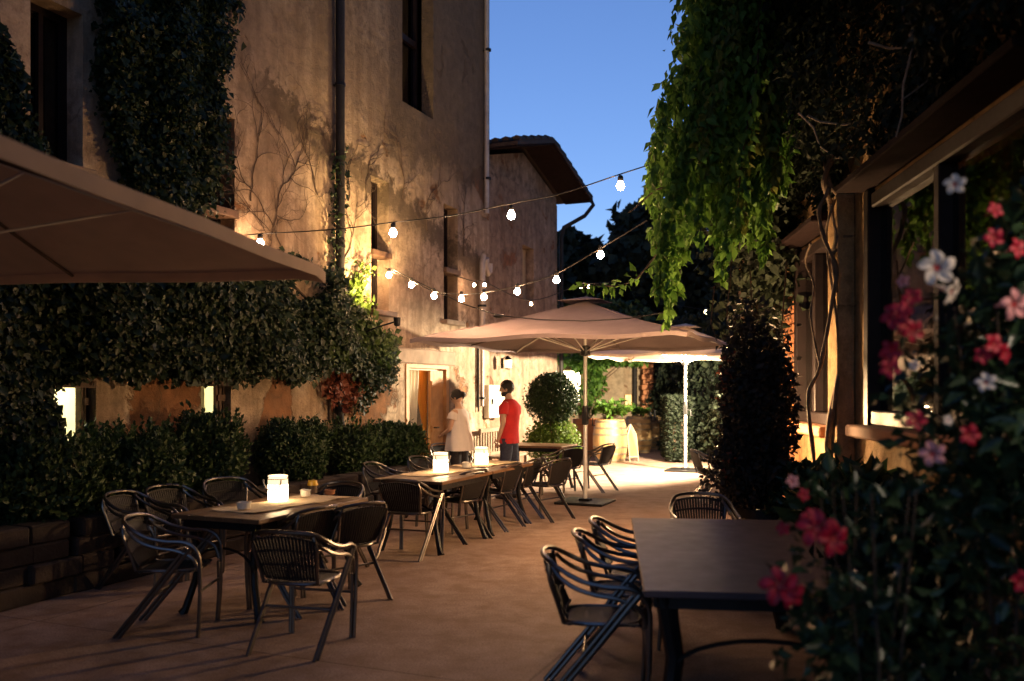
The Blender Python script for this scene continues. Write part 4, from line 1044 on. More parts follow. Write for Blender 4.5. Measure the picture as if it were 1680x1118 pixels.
def ivy(label, polys, mat, name='climbing_ivy', stems=(), w=.42, stem_mat='dry_twig'):
    t = thing(name, label, 'climbing plant', A0, ANG, None); inv = Matrix.Rotation(-ANG, 3, 'Z')
    parts = [wall_leaves(*a[0], **a[1]) for a in polys]
    for mt in sorted(set(mat if isinstance(mat, list) else [mat])):
        sel = [q for i, q in enumerate(parts) if (mat[i] if isinstance(mat, list) else mat) == mt]
        p, d, n, s = [np.concatenate([q[i] for q in sel]) for i in range(4)]
        Rm = np.array(inv); p = (p-np.array(A0)) @ Rm.T; d = d @ Rm.T; n = n @ Rm.T
        link('foliage', leaf_mesh(p, d, n, s, w), MAT[mt], t)
    if stems:
        for st in stems: obj('stem', MB().tube([(wt(x), -.03, wz(x, y)) for x, y in st], [.022]+[.016]*(len(st)-2)+[.006], 6), MAT[stem_mat], t)
    return t
LOW = [(-90,425),(300,436),(455,446),(512,440),(535,480),(575,535),(615,556),(630,600),(615,614),(580,625),(548,606),(520,602),(480,617),(430,612),(380,624),(300,616),(240,620),(165,614),(84,622),(74,650),(62,830),(-90,830)]
GAP = [(456,462),(500,452),(512,470),(500,492),(470,500),(452,480)]
ivy('broad dark skirt of ivy hanging over the low windows', [((LOW, 36000, .054, .42, 1), dict(rag=14, holes=[GAP, [(515,560),(545,575),(540,600),(510,592)]]))], 'ivy_leaf', stems=[[(538,690),(540,600),(530,520),(480,470),(420,450)],[(545,690),(552,560),(580,520),(620,540)],[(20,760),(40,600),(120,500),(240,470)]])
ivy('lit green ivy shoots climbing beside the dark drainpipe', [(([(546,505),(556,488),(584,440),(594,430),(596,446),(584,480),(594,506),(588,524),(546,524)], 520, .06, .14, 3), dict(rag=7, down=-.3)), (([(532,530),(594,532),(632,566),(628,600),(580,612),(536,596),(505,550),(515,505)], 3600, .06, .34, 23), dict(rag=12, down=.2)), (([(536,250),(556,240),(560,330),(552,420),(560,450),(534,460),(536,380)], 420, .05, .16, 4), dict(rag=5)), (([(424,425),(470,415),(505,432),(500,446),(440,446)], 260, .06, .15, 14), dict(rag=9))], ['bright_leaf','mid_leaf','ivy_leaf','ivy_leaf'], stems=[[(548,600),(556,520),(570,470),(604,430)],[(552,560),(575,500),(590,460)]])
ivy('wide column of dark ivy hanging down the upper wall', [(([(144,-60),(344,-60),(332,80),(340,170),(324,230),(322,330),(294,362),(204,332),(178,262),(170,200),(150,140)], 24000, .052, .36, 5), dict(rag=18)), (([(150,60),(185,80),(215,130),(205,180),(170,160)], 260, .08, .2, 6), dict(rag=14)), (([(326,-50),(381,-50),(370,30),(356,110),(326,100)], 700, .06, .2, 7), dict(rag=18))], 'ivy_leaf', stems=[[(300,380),(290,250),(270,120),(280,-40)],[(250,340),(240,200),(230,60)]])
ivy('thin strip of dark ivy at the left edge of the upper wall', [(([(-78,30),(-12,50),(4,150),(24,232),(40,244),(22,262),(-78,262)], 4200, .052, .28, 8), dict(rag=13))], 'ivy_leaf', stems=[[(-10,260),(4,120),(-6,20)]])
ivy('reddish trailing creeper below the ivy near the doorway', [(([(518,606),(575,612),(580,650),(556,676),(540,668),(522,640)], 420, .07, .15, 9), dict(rag=8)), (([(575,612),(640,616),(632,640),(606,650),(598,664),(575,676),(558,672),(585,648)], 300, .06, .10, 10), dict(rag=8))], ['red_leaf','ivy_leaf'], stems=[[(560,680),(590,655),(640,622)]])
# bare creeper twigs flat on the plaster
tw = thing('bare_creeper', 'leafless creeper twigs spread over the plaster around the drainpipe', 'climbing plant', A0, ANG)
mb = MB(); r_ = random.Random(12)
def twig(x, z, ang, L, rad, dep):
    pts = [(x, -.012-.006*dep, z)]; k = max(4, int(L/.09))
    for i in range(k):
        ang += r_.uniform(-.42,.42)+(.05*(math.pi/2-ang)); x += math.cos(ang)*L/k; z += math.sin(ang)*L/k; pts.append((x, -.014-.006*dep+r_.uniform(-.004,.004), z))
        if dep < 3 and r_.random() < .42: twig(x, z, ang+r_.choice((-1,1))*r_.uniform(.5,1.2), L*r_.uniform(.3,.6), rad*.6, dep+1)
    if -6 < pts[-1][0] < 2.0: mb.tube(pts, [rad*(1-.75*i/k) for i in range(k+1)], 4, False)
for (px, py, a, L) in ((440,420,1.5,2.6),(470,430,1.9,1.8),(600,330,1.3,1.6),(570,330,.9,1.4),(700,380,1.5,1.6),(410,330,1.2,1.5),(520,320,2.0,1.3),(760,420,1.6,1.5),(560,440,1.4,1.6),(660,330,1.9,1.5)):
    twig(wt(px), wz(px, py), a, L*.8, .011, 0)
obj('stem', mb, MAT['dry_twig'], tw)

# ------------------------------------------------------------------ far courtyard: topiary, barrels, pots
tp_ = thing('topiary_tree', 'dark clipped round topiary beside the man in red', 'tree', (.72, 15.6, 0))
obj('trunk', MB().tube([(0,0,0),(.02,0,.5),(-.02,.01,1.0),(0,0,1.4)], [.05,.04,.035,.025], 8), MAT['bark'], tp_)
foliage('crown', [blob_leaves((0,0,1.52), (.44,.42,.42), 7500, .05, 21, .07, None, 0, .2, .6), blob_leaves((0,0,1.48), (.5,.46,.44), 900, .055, 22, .12, None, 0, .2, .9)], MAT['topiary_leaf'], tp_, .32)
bs = thing('low_bush', 'soft green bush at the foot of the round topiary', 'shrub', (.70, 15.75, 0))
obj('stems', MB().tube([(-.1,0,0),(-.2,0,.6)], [.02,.008], 6).tube([(.1,0,0),(.22,.05,.6)], [.02,.008], 6).tube([(0,-.05,0),(0,-.1,.7)], [.02,.008], 6), MAT['bark'], bs)
foliage('foliage', [blob_leaves((0,0,.72), (.48,.42,.42), 4200, .06, 23, .2, .1, 0, .4, .4)], MAT['bright_leaf'], bs, .3)
def barrel(loc, r, h, label, group='oak barrels at the end of the courtyard'):
    t = thing('oak_barrel', label, 'barrel', loc, random.random()*3, group); pf = []
    for i in range(13):
        u = i/12; pf.append((r*(.80+.20*math.sin(math.pi*u)**.8), h*u))
    n = 54; vs = []; fs = []
    for (q, z) in pf:
        for j in range(n):
            a = 2*math.pi*j/n; k = .992 if j % 3 == 0 else 1.0
            vs.append((q*k*math.cos(a), q*k*math.sin(a), z))
    for i in range(12):
        for j in range(n): fs.append((i*n+j, i*n+(j+1) % n, (i+1)*n+(j+1) % n, (i+1)*n+j))
    fs.append(tuple(reversed(range(n)))); mb = MB().add(vs, fs)
    mb.lathe([(r*.80,h),(r*.74,h),(r*.74,h-.05),(.01,h-.05)], 36, cap=False)
    obj('staves', mb, MAT['barrel_oak'], t)
    for u in (.05,.20,.35,.65,.80,.95):
        q = r*(.80+.20*math.sin(math.pi*u)**.8); q2 = r*(.80+.20*math.sin(math.pi*min(1,u+.05))**.8)
        obj('hoop', MB().lathe([(q+.001,h*(u-.022)),(q+.007,h*(u-.022)),(q+.007,h*(u+.022)),(q+.001,h*(u+.022))], 36, cap=False), MAT['hoop'], t, True)
    return t
B1 = P(1001, 757, 20.4); B1.z = 0; B2 = P(1047, 742, 23.4); B2.z = 0; B3 = P(1076, 736, 24.9); B3.z = 0
barrel(B1, .40, .97, 'big pale oak barrel with leafy plant on top, nearest of the barrels')
barrel(B2, .37, .95, 'oak barrel behind the white pointed board')
barrel(B3, .38, .93, 'darker oak barrel beside the small plank table')
def leafy(loc, label, h, r, n, seed, mat='bright_leaf', size=.12, name='leafy_plant'):
    t = thing(name, label, 'plant', loc); sm = MB(); pts = []; ds = []
    for k in range(14):
        a = k*2.4+seed; q = r*(.4+.6*((k*.37) % 1)); e = Vector((math.cos(a)*q, math.sin(a)*q, h*(.5+.5*((k*.61) % 1))))
        sm.tube([(0,0,0), e*.5+Vector((0,0,h*.15)), e], [.010,.007,.003], 5)
        for j in range(n//14):
            u = .35+.7*rng.random(); pts.append(e*u+Vector((0,0,h*.15*(1-abs(u-.5)))) ); ds.append(Vector((e.x,e.y,0)).normalized()*.8+Vector((rng.normal()*.5, rng.normal()*.5, .3+rng.normal()*.4)))
    obj('stems', sm, MAT['bark'], t); m = len(pts)
    foliage('foliage', [(np.array(pts), np.array(ds), unit(m)*.5+np.array([0,0,1.0]), size*rng.uniform(.6,1.3,m))], MAT[mat], t, .28); return t
leafy(B1+Vector((0,0,.92)), 'spiky green plant growing out of the nearest barrel', .42, .46, 420, 1, 'creeper_leaf', .17)
leafy(B2+Vector((0,0,.90)), 'small plant growing out of the middle barrel', .30, .34, 260, 2, 'creeper_leaf', .13)
pt = thing('terracotta_pot', 'large terracotta pot left of the nearest barrel', 'pot', P(966, 742, 22.0)*Vector((1,1,0)) if False else (P(966,742,22.0).x, 22.0, 0))
obj('body', MB().lathe([(.2,0),(.26,.1),(.33,.5),(.36,.8),(.40,.82),(.40,.93),(.34,.93),(.33,.85),(.01,.85)], 28), MAT['terracotta'], pt, True)
obj('soil', MB().lathe([(.01,.86),(.325,.87),(.01,.875)], 20), MAT['soil'], pt)
leafy((P(966,742,22.0).x, 22.0, .86), 'leafy plant in the large terracotta pot', .45, .42, 320, 3, 'creeper_leaf', .13)
cl = thing('climbing_plant', 'bright green climber hanging over the pale far wall', 'climbing plant', (2.35, 25.3, 0))
mb = MB()
for k in range(5): mb.tube([(.1*k-.2,.4,0),(.05*k-.3,.35,1.0),(.3*k-.8,.25,2.0),(.5*k-1.0,.1,2.5)], [.03,.025,.02,.008], 6)
obj('stems', mb, MAT['bark'], cl)
pr_ = [blob_leaves((-.05+x, .05, z), (rx, .34, rz), n, .16, 31+i, .3, None, 0, -.5, .2) for i, (x, z, rx, rz, n) in enumerate(((-.1,2.5,.55,.36,620),(.75,2.62,.55,.22,420),(.10,1.95,.28,.5,300),(-.15,1.6,.16,.4,120),(1.3,2.6,.35,.2,140),(-.9,2.6,.3,.2,110)))]
foliage('foliage', pr_, MAT['creeper_leaf'], cl, .32)
wp = thing('climbing_plant', 'dark overgrowth along the top of the far wall behind the umbrella', 'climbing plant', (2.2, 25.6, 3.3))
obj('stems', MB().tube([(-.8,.2,.1),(0,.1,.2),(.9,.2,.1)], .03, 6), MAT['bark'], wp)
foliage('foliage', [blob_leaves((-.3,0,.35), (1.2,.5,.62), 2200, .17, 41, .3, 0, 0, .2, .2), blob_leaves((.9,0,.3), (.8,.5,.5), 1200, .17, 42, .3, 0, 0, .2, .2)], MAT['hedge_leaf'], wp, .4)
sb_ = thing('display_board', 'pale pointed wooden easel board standing between the barrels', 'board', (P(1034,757,20.6).x, 20.6, 0), R(28)); sb_.scale = (.72,.8,1)
for s in (-1,1):
    fr_ = MB(); y0, y1 = s*.20, s*.015
    q = [(-.17,y0,0),(-.17,y0*.45,.60),(0,y1,.84),(.17,y0*.45,.60),(.17,y0,0)]
    for a_0, b_0 in zip(q, q[1:]): fr_.tube([a_0, b_0], .020, 4)
    fr_.tube([(-.17,y0*.9,.10),(.17,y0*.9,.10)], .018, 4)
    lp = obj('leaf_frame', fr_, MAT['board_paint'], sb_)
    obj('board_panel', MB().add([(-.155,y0*.9-.004,.11),(.155,y0*.9-.004,.11),(.155,y0*.45-.004,.59),(0,y1-.004,.81),(-.155,y0*.45-.004,.59)], [(0,1,2,3,4)]), MAT['door_wood'], lp)
pl = thing('plank_table', 'small dark plank table with bottles at the end of the courtyard', 'table', (P(1072,740,24.2).x, 24.2, 0), .1)
obj('tabletop', MB().box((0,0,.80), (.62,.4,.04), bev=.006), MAT['old_wood'], pl)
for sx in (-1,1):
    for sy in (-1,1): obj('leg', MB().box((sx*.24,sy*.14,.39), (.05,.05,.78)), MAT['old_wood'], pl)
def bottle(p, label, h=.30, mat='black_plastic'):
    o = thing('bottle', label, 'bottle', p); obj('body', MB().lathe([(.03,0),(.04,.004),(.04,h*.6),(.016,h*.75),(.014,h*.97)], 14), MAT[mat], o, True); obj('cap', MB().lathe([(.017,h*.96),(.017,h),(.004,h+.003)], 12), MAT['iron'], o, True)
q = Vector((P(1072,740,24.2).x, 24.2, .821))
bottle(q+Vector((-.08,0,0)), 'tall dark bottle on the plank table', .34); bottle(q+Vector((.05,.05,0)), 'shorter dark bottle on the plank table', .28)
bxd = thing('wooden_crate', 'small wooden crate beside the bottles on the plank table', 'crate', q+Vector((.2,0,0)), .2)
obj('slats', MB().box((0,-.075,.06),(.2,.012,.1)).box((0,.075,.06),(.2,.012,.1)).box((-.094,0,.06),(.012,.138,.1)).box((.094,0,.06),(.012,.138,.1)).box((0,0,.006),(.17,.13,.01)), MAT['barrel_oak'], bxd)
hb_ = thing('box_hedge', 'square dark hedge against the garden wall on the right', 'hedge', (3.75, 20.4, 0))
obj('stems', MB().tube([(0,0,0),(0,0,.9)], .04, 6).tube([(.2,.1,0),(.2,.1,.9)], .04, 6), MAT['bark'], hb_)
N_ = 5200; a_ = rng.uniform(-1,1,(N_,3)); ax = rng.integers(0,3,N_); a_[np.arange(N_),ax] = np.sign(a_[np.arange(N_),ax])*rng.uniform(.82,1.03,N_)
foliage('foliage', [(a_*np.array([.27,.5,.7])+np.array([.05,0,.78]), unit(N_)+np.array([0,0,.3]), unit(N_), .075*rng.uniform(.6,1.3,N_))], MAT['dark_leaf'], hb_, .32)
gi = thing('garden_ivy', 'dark ivy covering the garden wall on the far right', 'climbing plant', (5.0, 20.0, 0))
M_ = 7000; yy = rng.uniform(-2.2,6.0,M_); zz = rng.uniform(.02,3.5,M_); xx = -.42-.07*yy*1.0+.14-rng.uniform(0,.5,M_)*(.5+.5*np.sin(yy*2+zz*3))
foliage('foliage', [(np.stack([xx,yy,zz],1), unit(M_)*.7+np.array([-.3,0,-.4]), unit(M_)*.6+np.array([-1,0,.2]), .15*rng.uniform(.6,1.3,M_))], MAT['dark_leaf'], gi, .42)
obj('stem', MB().tube([(-.1,1,0),(-.15,.5,1.5),(-.1,-.5,2.6)], .03, 6).tube([(.1,-3,0),(.05,-3.5,1.5),(.1,-3,2.8)], .03, 6), MAT['bark'], gi)
# slatted bench against the wall behind the couple
bn = thing('slatted_bench', 'pale slatted garden bench against the wall between the couple', 'bench', W(wt(800)-.1, 0, .42), ANG)
sl_ = MB()
for i in range(12): sl_.box((-.62+i*.113, .22+.012, .68), (.05,.025,.42))
obj('backrest', sl_.box((0,.22,.91), (1.36,.05,.07)).box((0,.22,.47), (1.36,.05,.05)), MAT['stone_trim'], bn)
obj('seat', MB().box((0,-.16,.43), (1.36,.10,.03)).box((0,-.04,.43), (1.36,.10,.03)).box((0,.08,.43), (1.36,.10,.03)).box((0,.17,.43),(1.36,.06,.03)), MAT['stone_trim'], bn)
for sx in (-1,1):
    obj('leg', MB().box((sx*.6,-.16,.205),(.07,.06,.41)), MAT['stone_trim'], bn); obj('leg', MB().box((sx*.6,.25,.215),(.07,.03,.43)), MAT['stone_trim'], bn)
# ------------------------------------------------------------------ creeper and vines on the right
def strand_leaves(path, rad, per_m, size, seed, droop=1.0):
    r = np.random.default_rng(seed); pts = []; 
    q = [Vector(p) for p in path]; out = []
    for a, b in zip(q, q[1:]):
        L = (b-a).length; k = max(1, int(L*per_m)); u = r.uniform(0,1,k)
        for x in u: out.append(a+(b-a)*x)
    p = np.array(out); m = len(p); tot = (p[:,2]-p[:,2].min())/(np.ptp(p[:,2])+1e-6)
    rr = rad*(.22+.78*tot**.8)*(1+.6*clump_noise(p, 7, seed))
    p = p+r.normal(0, 1, (m,3))*np.array([1,1,.6])*rr[:,None]*.55
    d = r.normal(0,.5,(m,3))+np.array([0,0,-droop]); n = r.normal(0,.6,(m,3))+np.array([-.5,-.8,.5])
    return p, d, n, size*r.uniform(.55,1.35,m)
cr = thing('hanging_creeper', 'large curtain of creeper hanging over the courtyard, lit green by the bulbs', 'climbing plant', (2.3, 9.2, 0))
org = np.array([2.3, 9.2, 0.0])
# strands: top px, bottom px, bottom py, depth, radius
ST = []
rs = random.Random(5)
for i in range(40):
    u = i/39; bx = 1058+u*235+rs.uniform(-9,9); 
    by = {0:300,1:300}.get(0, 300)
    prof = [(1060,330),(1075,470),(1095,520),(1115,500),(1135,400),(1150,380),(1170,430),(1190,500),(1205,480),(1225,390),(1240,430),(1255,410),(1275,330),(1300,290)]
    for (x0,y0),(x1,y1) in zip(prof, prof[1:]):
        if x0 <= bx <= x1: by = y0+(y1-y0)*(bx-x0)/(x1-x0)
    ST.append((bx+ (105-95*u) *(.8+.3*rs.random()), bx, by+rs.uniform(-90,18), 8.6+rs.uniform(-.35,.9), .145))
for i in range(14):
    bx = 1078+i*15+rs.uniform(-8,8); ST.append((bx+70-i*2, bx, rs.uniform(230,360), 8.5+rs.uniform(-.3,.5), .19))
tl, ty = [], []
stem = MB()
for k, (tx, bx, by, Y, rad) in enumerate(ST):
    top = P(tx, -230, Y+.5); b = P(bx, by, Y); mid = P(bx+(tx-bx)*.72, by*.35-40, Y+.1)
    m2 = P(bx+(tx-bx)*.18+rs.uniform(-6,6), by*.65, Y)
    L = strand_leaves([top, mid, m2, b], rad, 115, .108, 100+k)
    L = (L[0]-org, L[1], L[2], L[3]); (ty if k % 9 == 7 and k > 8 else tl).append(L)
    if k % 3 == 0: stem.tube([Vector(v)-Vector(org) for v in (top, mid, m2, b+Vector((0,0,.1)))], [.016,.012,.008,.004], 5)
tw_ = [P(x,y,8.7) for x, y in ((1060,440),(1040,462),(1010,470),(975,468),(950,472))]
L = strand_leaves(tw_, .10, 60, .10, 77, .4); tl.append((L[0]-org, L[1], L[2], L[3]))
stem.tube([v-Vector(org) for v in [P(1090,400,8.7)]+tw_], .008, 5)
for pts in ([(1110,300),(1075,312),(1052,332),(1036,346),(1030,350)], [(1290,430),(1284,520),(1276,600)], [(1200,430),(1192,520),(1205,590)], [(1230,440),(1236,540)], [(1172,470),(1166,530),(1176,560)]):
    stem.tube([P(x,y,8.6)-Vector(org) for x, y in pts], [.008]*(len(pts)-1)+[.003], 5)
foliage('foliage', tl, MAT['creeper_leaf'], cr, .27, .12); foliage('foliage', ty, MAT['creeper_yellow'], cr, .26, .12)
obj('stem', stem, MAT['dry_twig'], cr)
# the tree the creeper hangs from, above and behind the house corner
tr = thing('shade_tree', 'dark tree crown overhanging the right house, mostly black against the sky, with unseen masses added overhead', 'tree', (3.3, 11.9, 0))
obj('trunk', MB().tube([(0,0,0),(.05,.1,1.6),(-.1,0,3.2),(-.3,-.3,4.6),(-.5,-.8,6)], [.22,.18,.16,.13,.07], 10).tube([(-.1,0,3.2),(-.5,-1.2,4.4),(-.9,-2.2,5.4)], [.11,.09,.05], 8).tube([(-.2,-.2,4.2),(.5,-2,5.6),(.3,-4.5,6.6)], [.11,.09,.05], 8), MAT['bark'], tr)
pc = [blob_leaves(c, r, int(n*1.5), .115, 60+i, .3, None, 0, -.2, .25) for i, (c, r, n) in enumerate((((-.05,-1.6,5.6),(1.0,1.5,1.7),4600),((.1,-4.2,6.2),(1.5,2.0,1.3),4600),((.1,.3,4.6),(.9,1.0,1.6),2600),((.6,-6.6,6.6),(1.8,1.7,1.2),3600),((-.25,-1.6,3.6),(.55,.6,.9),1200),((.1,-.6,2.7),(.6,.5,1.2),1400),((-1.2,-7.4,7.6),(2.6,2.2,.8),3200),((-2.2,-10.5,7.4),(3.6,2.6,.8),4200),((-3.5,-13.8,7.2),(4.2,3.0,.9),4200),((1.2,-10,7.0),(2,3,.8),2600)))]  # the unseen last masses are added over the foreground to block skylight
foliage('crown', pc, MAT['dark_leaf'], tr, .42)
# wisteria over the upper wall of the house
wi = thing('wisteria', 'dark leafy wisteria covering the upper wall above the timber window', 'climbing plant', A2, ANG2)
M_ = 24000; t_ = rng.uniform(rt(10.8), rt(2.4), M_); z_ = 3.45+rng.uniform(0,1,M_)**1.3*3.1; o_ = rng.uniform(.0,.65,M_)*(.5+.5*np.sin(t_*2.3+z_*1.7))+.03
keep = (z_ > 3.62+.16*np.sin(t_*3.1)+.10*np.sin(t_*9)) | (t_ > rt(6.6))
p_ = np.stack([t_, -o_, z_],1)[keep]; m_ = len(p_)
foliage('foliage', [(p_, unit(m_)*.6+np.array([0,-.2,-.6]), unit(m_)*.6+np.array([0,-1,.3]), .08*rng.uniform(.6,1.3,m_))], MAT['dark_leaf'], wi, .36)
inv = Matrix.Rotation(-ANG2, 3, 'Z')
def loc2(px, py, Y): return inv @ (P(px, py, Y)-A2)
for pts, r0, Y in (([(1470,-30),(1490,40),(1500,70),(1535,105),(1562,150),(1578,175),(1584,205)], .024, 5.6), ([(1425,70),(1460,80),(1495,78)], .010, 5.7), ([(1500,70),(1482,140),(1480,190),(1470,225)], .010, 5.8),
                   ([(1325,190),(1345,200),(1385,205),(1430,195),(1460,180)], .010, 7.0), ([(1310,185),(1335,210),(1345,240),(1372,260),(1400,258)], .009, 7.2), ([(1575,85),(1545,115),(1500,150),(1478,165)], .008, 5.7), ([(1600,-20),(1590,40),(1560,90)], .008, 5.7)):
    q = [loc2(x, y, Y) for x, y in pts]; obj('branch', MB().tube(q, [r0*(1-.5*i/(len(q)-1)) for i in range(len(q))], 7), MAT['pale_bark'], wi, True)
# twisted stems on the corner pilaster
tv = thing('twisted_vine', 'bare twisted vine stems climbing the lit ochre pilaster', 'climbing plant', A2, ANG2)
mb = MB(); r_ = random.Random(4)
for pts, r0 in (([(1366,800),(1358,740),(1360,700),(1378,600),(1382,545),(1376,470),(1362,430),(1374,390),(1364,340),(1352,300),(1364,262)], .021),
                ([(1340,800),(1334,740),(1326,650),(1346,600),(1368,480),(1372,440),(1352,390),(1344,345),(1360,310),(1356,280)], .015),
                ([(1372,800),(1364,720),(1372,640),(1390,540),(1384,480),(1370,420),(1392,380),(1380,330),(1360,300),(1350,250)], .017),
                ([(1376,600),(1372,520),(1356,400),(1362,350),(1376,320)], .010), ([(1374,480),(1366,420),(1388,400),(1384,360)], .009), ([(1420,360),(1405,385),(1384,388)], .009), ([(1345,600),(1330,520),(1336,470),(1322,430),(1330,400)], .008)):
    q = [loc2(x, y, 8.02+.10*math.sin(i*1.7+x)) for i, (x, y) in enumerate(pts)]; out = []
    for i in range(len(q)-1):
        a, b, c, d = q[max(i-1,0)], q[i], q[i+1], q[min(i+2,len(q)-1)]
        for j in range(5):
            u = j/5; out.append(.5*((2*b)+(c-a)*u+(2*a-5*b+4*c-d)*u*u+(3*b-a-3*c+d)*u**3))
    out.append(q[-1]); mb.tube(out, [r0*1.25*(1+.15*math.sin(i*1.3)) for i in range(len(out))], 7)
obj('stem', mb, MAT['bark'], tv, True)

# dark shrub in its pot at the house corner
ds_ = thing('potted_shrub', 'tall dark shrub in a black pot beyond the head of the bare right table', 'shrub', (2.28, 8.0, 0))
obj('pot', MB().lathe([(.20,0),(.24,.05),(.29,.5),(.32,.52),(.32,.6),(.28,.6),(.27,.54),(.01,.54)], 28), MAT['iron'], ds_, True)
obj('stems', MB().tube([(0,0,.5),(.05,0,1.2),(.1,.05,1.9)], [.03,.02,.008], 6).tube([(0,0,.5),(-.15,0,1.1),(-.2,.05,1.7)], [.025,.018,.008], 6), MAT['bark'], ds_)
foliage('foliage', [blob_leaves((-.10,0,1.30), (.38,.34,.84), 8200, .058, 71, .40, .55, 0, .1, .3), blob_leaves((-.18,-.05,.95), (.34,.3,.36), 1900, .055, 72, .4, .5, 0, .1, .3), blob_leaves((-.05,.1,1.95), (.30,.3,.5), 1000, .06, 73, .45, None, 0, -.3, .3)], MAT['plum_leaf'], ds_, .36)
foliage('red_foliage', [blob_leaves((-.38,-.15,1.72), (.08,.15,.28), 60, .05, 74, .3, None, 0, 0, .2), blob_leaves((-.33,-.2,.95), (.10,.12,.14), 30, .05, 75, .3, None, 0, 0, .2)], MAT['red_leaf'], ds_, .36)
# low plants along the house
def potplant(loc, label, r, h, n, seed, mat, pot=(.24,.36), pm='terracotta', size=.10, box=None):
    t = thing('potted_plant', label, 'plant', loc, R(5), 'pots along the ochre house')
    if box: obj('pot', MB().box((0,0,pot[1]/2), (box[0],box[1],pot[1]), bev=.02).box((0,0,pot[1]-.02), (box[0]+.04,box[1]+.04,.05), bev=.01), MAT[pm], t)
    else: obj('pot', MB().lathe([(pot[0]*.7,0),(pot[0]*.95,pot[1]*.9),(pot[0]*1.06,pot[1]*.9),(pot[0]*1.06,pot[1]),(pot[0]*.9,pot[1]),(pot[0]*.88,pot[1]*.93),(.01,pot[1]*.93)], 26), MAT[pm], t, True)
    sm = MB()
    for k in range(9):
        a = k*2.4+seed; sm.tube([(0,0,pot[1]*.9),(math.cos(a)*r[0]*.4,math.sin(a)*r[1]*.4,pot[1]+h*.4),(math.cos(a)*r[0]*.75,math.sin(a)*r[1]*.75,pot[1]+h*.8)], [.010,.008,.004], 5)
    obj('stems', sm, MAT['bark'], t)
    foliage('foliage', [blob_leaves((0,0,pot[1]+h*.5), (r[0],r[1],h*.55), n, size, seed, .3, .08, 0, .4, .25)], MAT[mat], t, .24); return t
potplant((2.62, 7.6, 0), 'leafy low plant under the ochre pilaster', (.34,.34), .62, 1500, 81, 'glossy_leaf')
potplant((2.62, 6.7, 0), 'long leaved plant under the timber window sill', (.36,.36), .58, 900, 82, 'hedge_leaf', size=.2)
potplant((2.50, 5.75, 0), 'dark bushy plant in a long trough below the timber window', (.5,.3), .55, 1700, 83, 'glossy_leaf', (.3,.42), 'iron', .09, (.95,.36))
potplant((1.98, 4.55, 0), 'dark low plant in a square black planter near the bare table', (.36,.36), .42, 1500, 84, 'dark_leaf', (.3,.42), 'iron', .08, (.5,.5))

# flowering plants close to us
def flower_bm(r, seed, back=.9):
    rr = random.Random(seed); pet = MB()
    for k in range(5):
        a0 = k*2*math.pi/5
        def fn(u, v):
            rad = r*(.16+.84*u); wd = .56*math.sin(math.pi*min(1,u*.80+.16))**.9+.03*(1-u); a = a0+(v-.5)*wd*2.0+.42*u
            return (rad*math.cos(a), rad*math.sin(a), r*(.10*math.sin(u*2.6)+.28*u-.25*u*u+.05*math.sin(v*6+k)))
        pet.grid(fn, 6, 5, .0008)
    tube_ = [(0,0,.02*r),(0,0,-.25*r),(.03*r,0,-.6*r),(.08*r,.02*r,-1.15*r),(.12*r,.03*r,-1.5*r)]
    pet.tube(tube_, [r*.17,r*.2,r*.19,r*.09,r*.05], 10)
    th = MB().lathe([(.02*r,.02*r),(.15*r,.045*r),(.19*r,.06*r),(.10*r,.03*r)], 10)
    return pet, th
FL = {}
def flower(parent, pos, direction, mat, r=.045, seed=0):
    key = (mat, seed % 3)
    if key not in FL:
        p, h = flower_bm(.045, seed % 3); o = obj('flower', p, MAT[mat], parent, True); c = obj('throat', h, MAT['petal_throat'], o, True); FL[key] = o
    else:
        s = FL[key]; o = s.copy(); COL.objects.link(o); o.parent = parent
        for ch in s.children: c = ch.copy(); COL.objects.link(c); c.parent = o
    q = Vector(direction).to_track_quat('Z', 'Y'); o.rotation_mode = 'QUATERNION'; o.rotation_quaternion = q @ Matrix.Rotation(seed*1.3, 3, 'Z').to_quaternion()
    o.location = pos; o.scale = [r/.045]*3
YFL = 3.0
def flowering(loc, label, flowers, blobs, trellis, pot, seed, density=.075):
    t = thing('flowering_plant', label, 'plant', loc); L = Vector(loc)
    obj('pot', MB().lathe([(pot[0]*.75,0),(pot[0],pot[1]*.9),(pot[0]*1.08,pot[1]*.9),(pot[0]*1.08,pot[1]),(pot[0]*.9,pot[1]),(.01,pot[1]*.95)], 26), MAT['terracotta'], t, True)
    sm = MB()
    for k in range(trellis):
        a = k*1.9+seed; tp2 = Vector((math.cos(a)*blobs[0][1][0]*.6, math.sin(a)*.2, blobs[0][0][2]+blobs[0][1][2]*.8)); 
        sm.tube([(math.cos(a)*.08,math.sin(a)*.08,pot[1]*.9), Vector((tp2.x*.5,tp2.y,tp2.z*.5)), tp2], [.007,.005,.003], 6)
    obj('stems', sm, MAT['dry_twig'], t)
    foliage('foliage', [blob_leaves(c, r, n, density, seed+i, .35, None, .12, -.1, .15) for i, (c, r, n) in enumerate(blobs)], MAT['glossy_leaf'], t, .27, .12)
    for i, (x, y, Y, mat, r, dx, dz) in enumerate(flowers):
        flower(t, P(x, y, Y)-L, (dx, -1, dz), mat, r, i)
W_, K_, R_ = 'petal_white', 'petal_pink', 'petal_red'
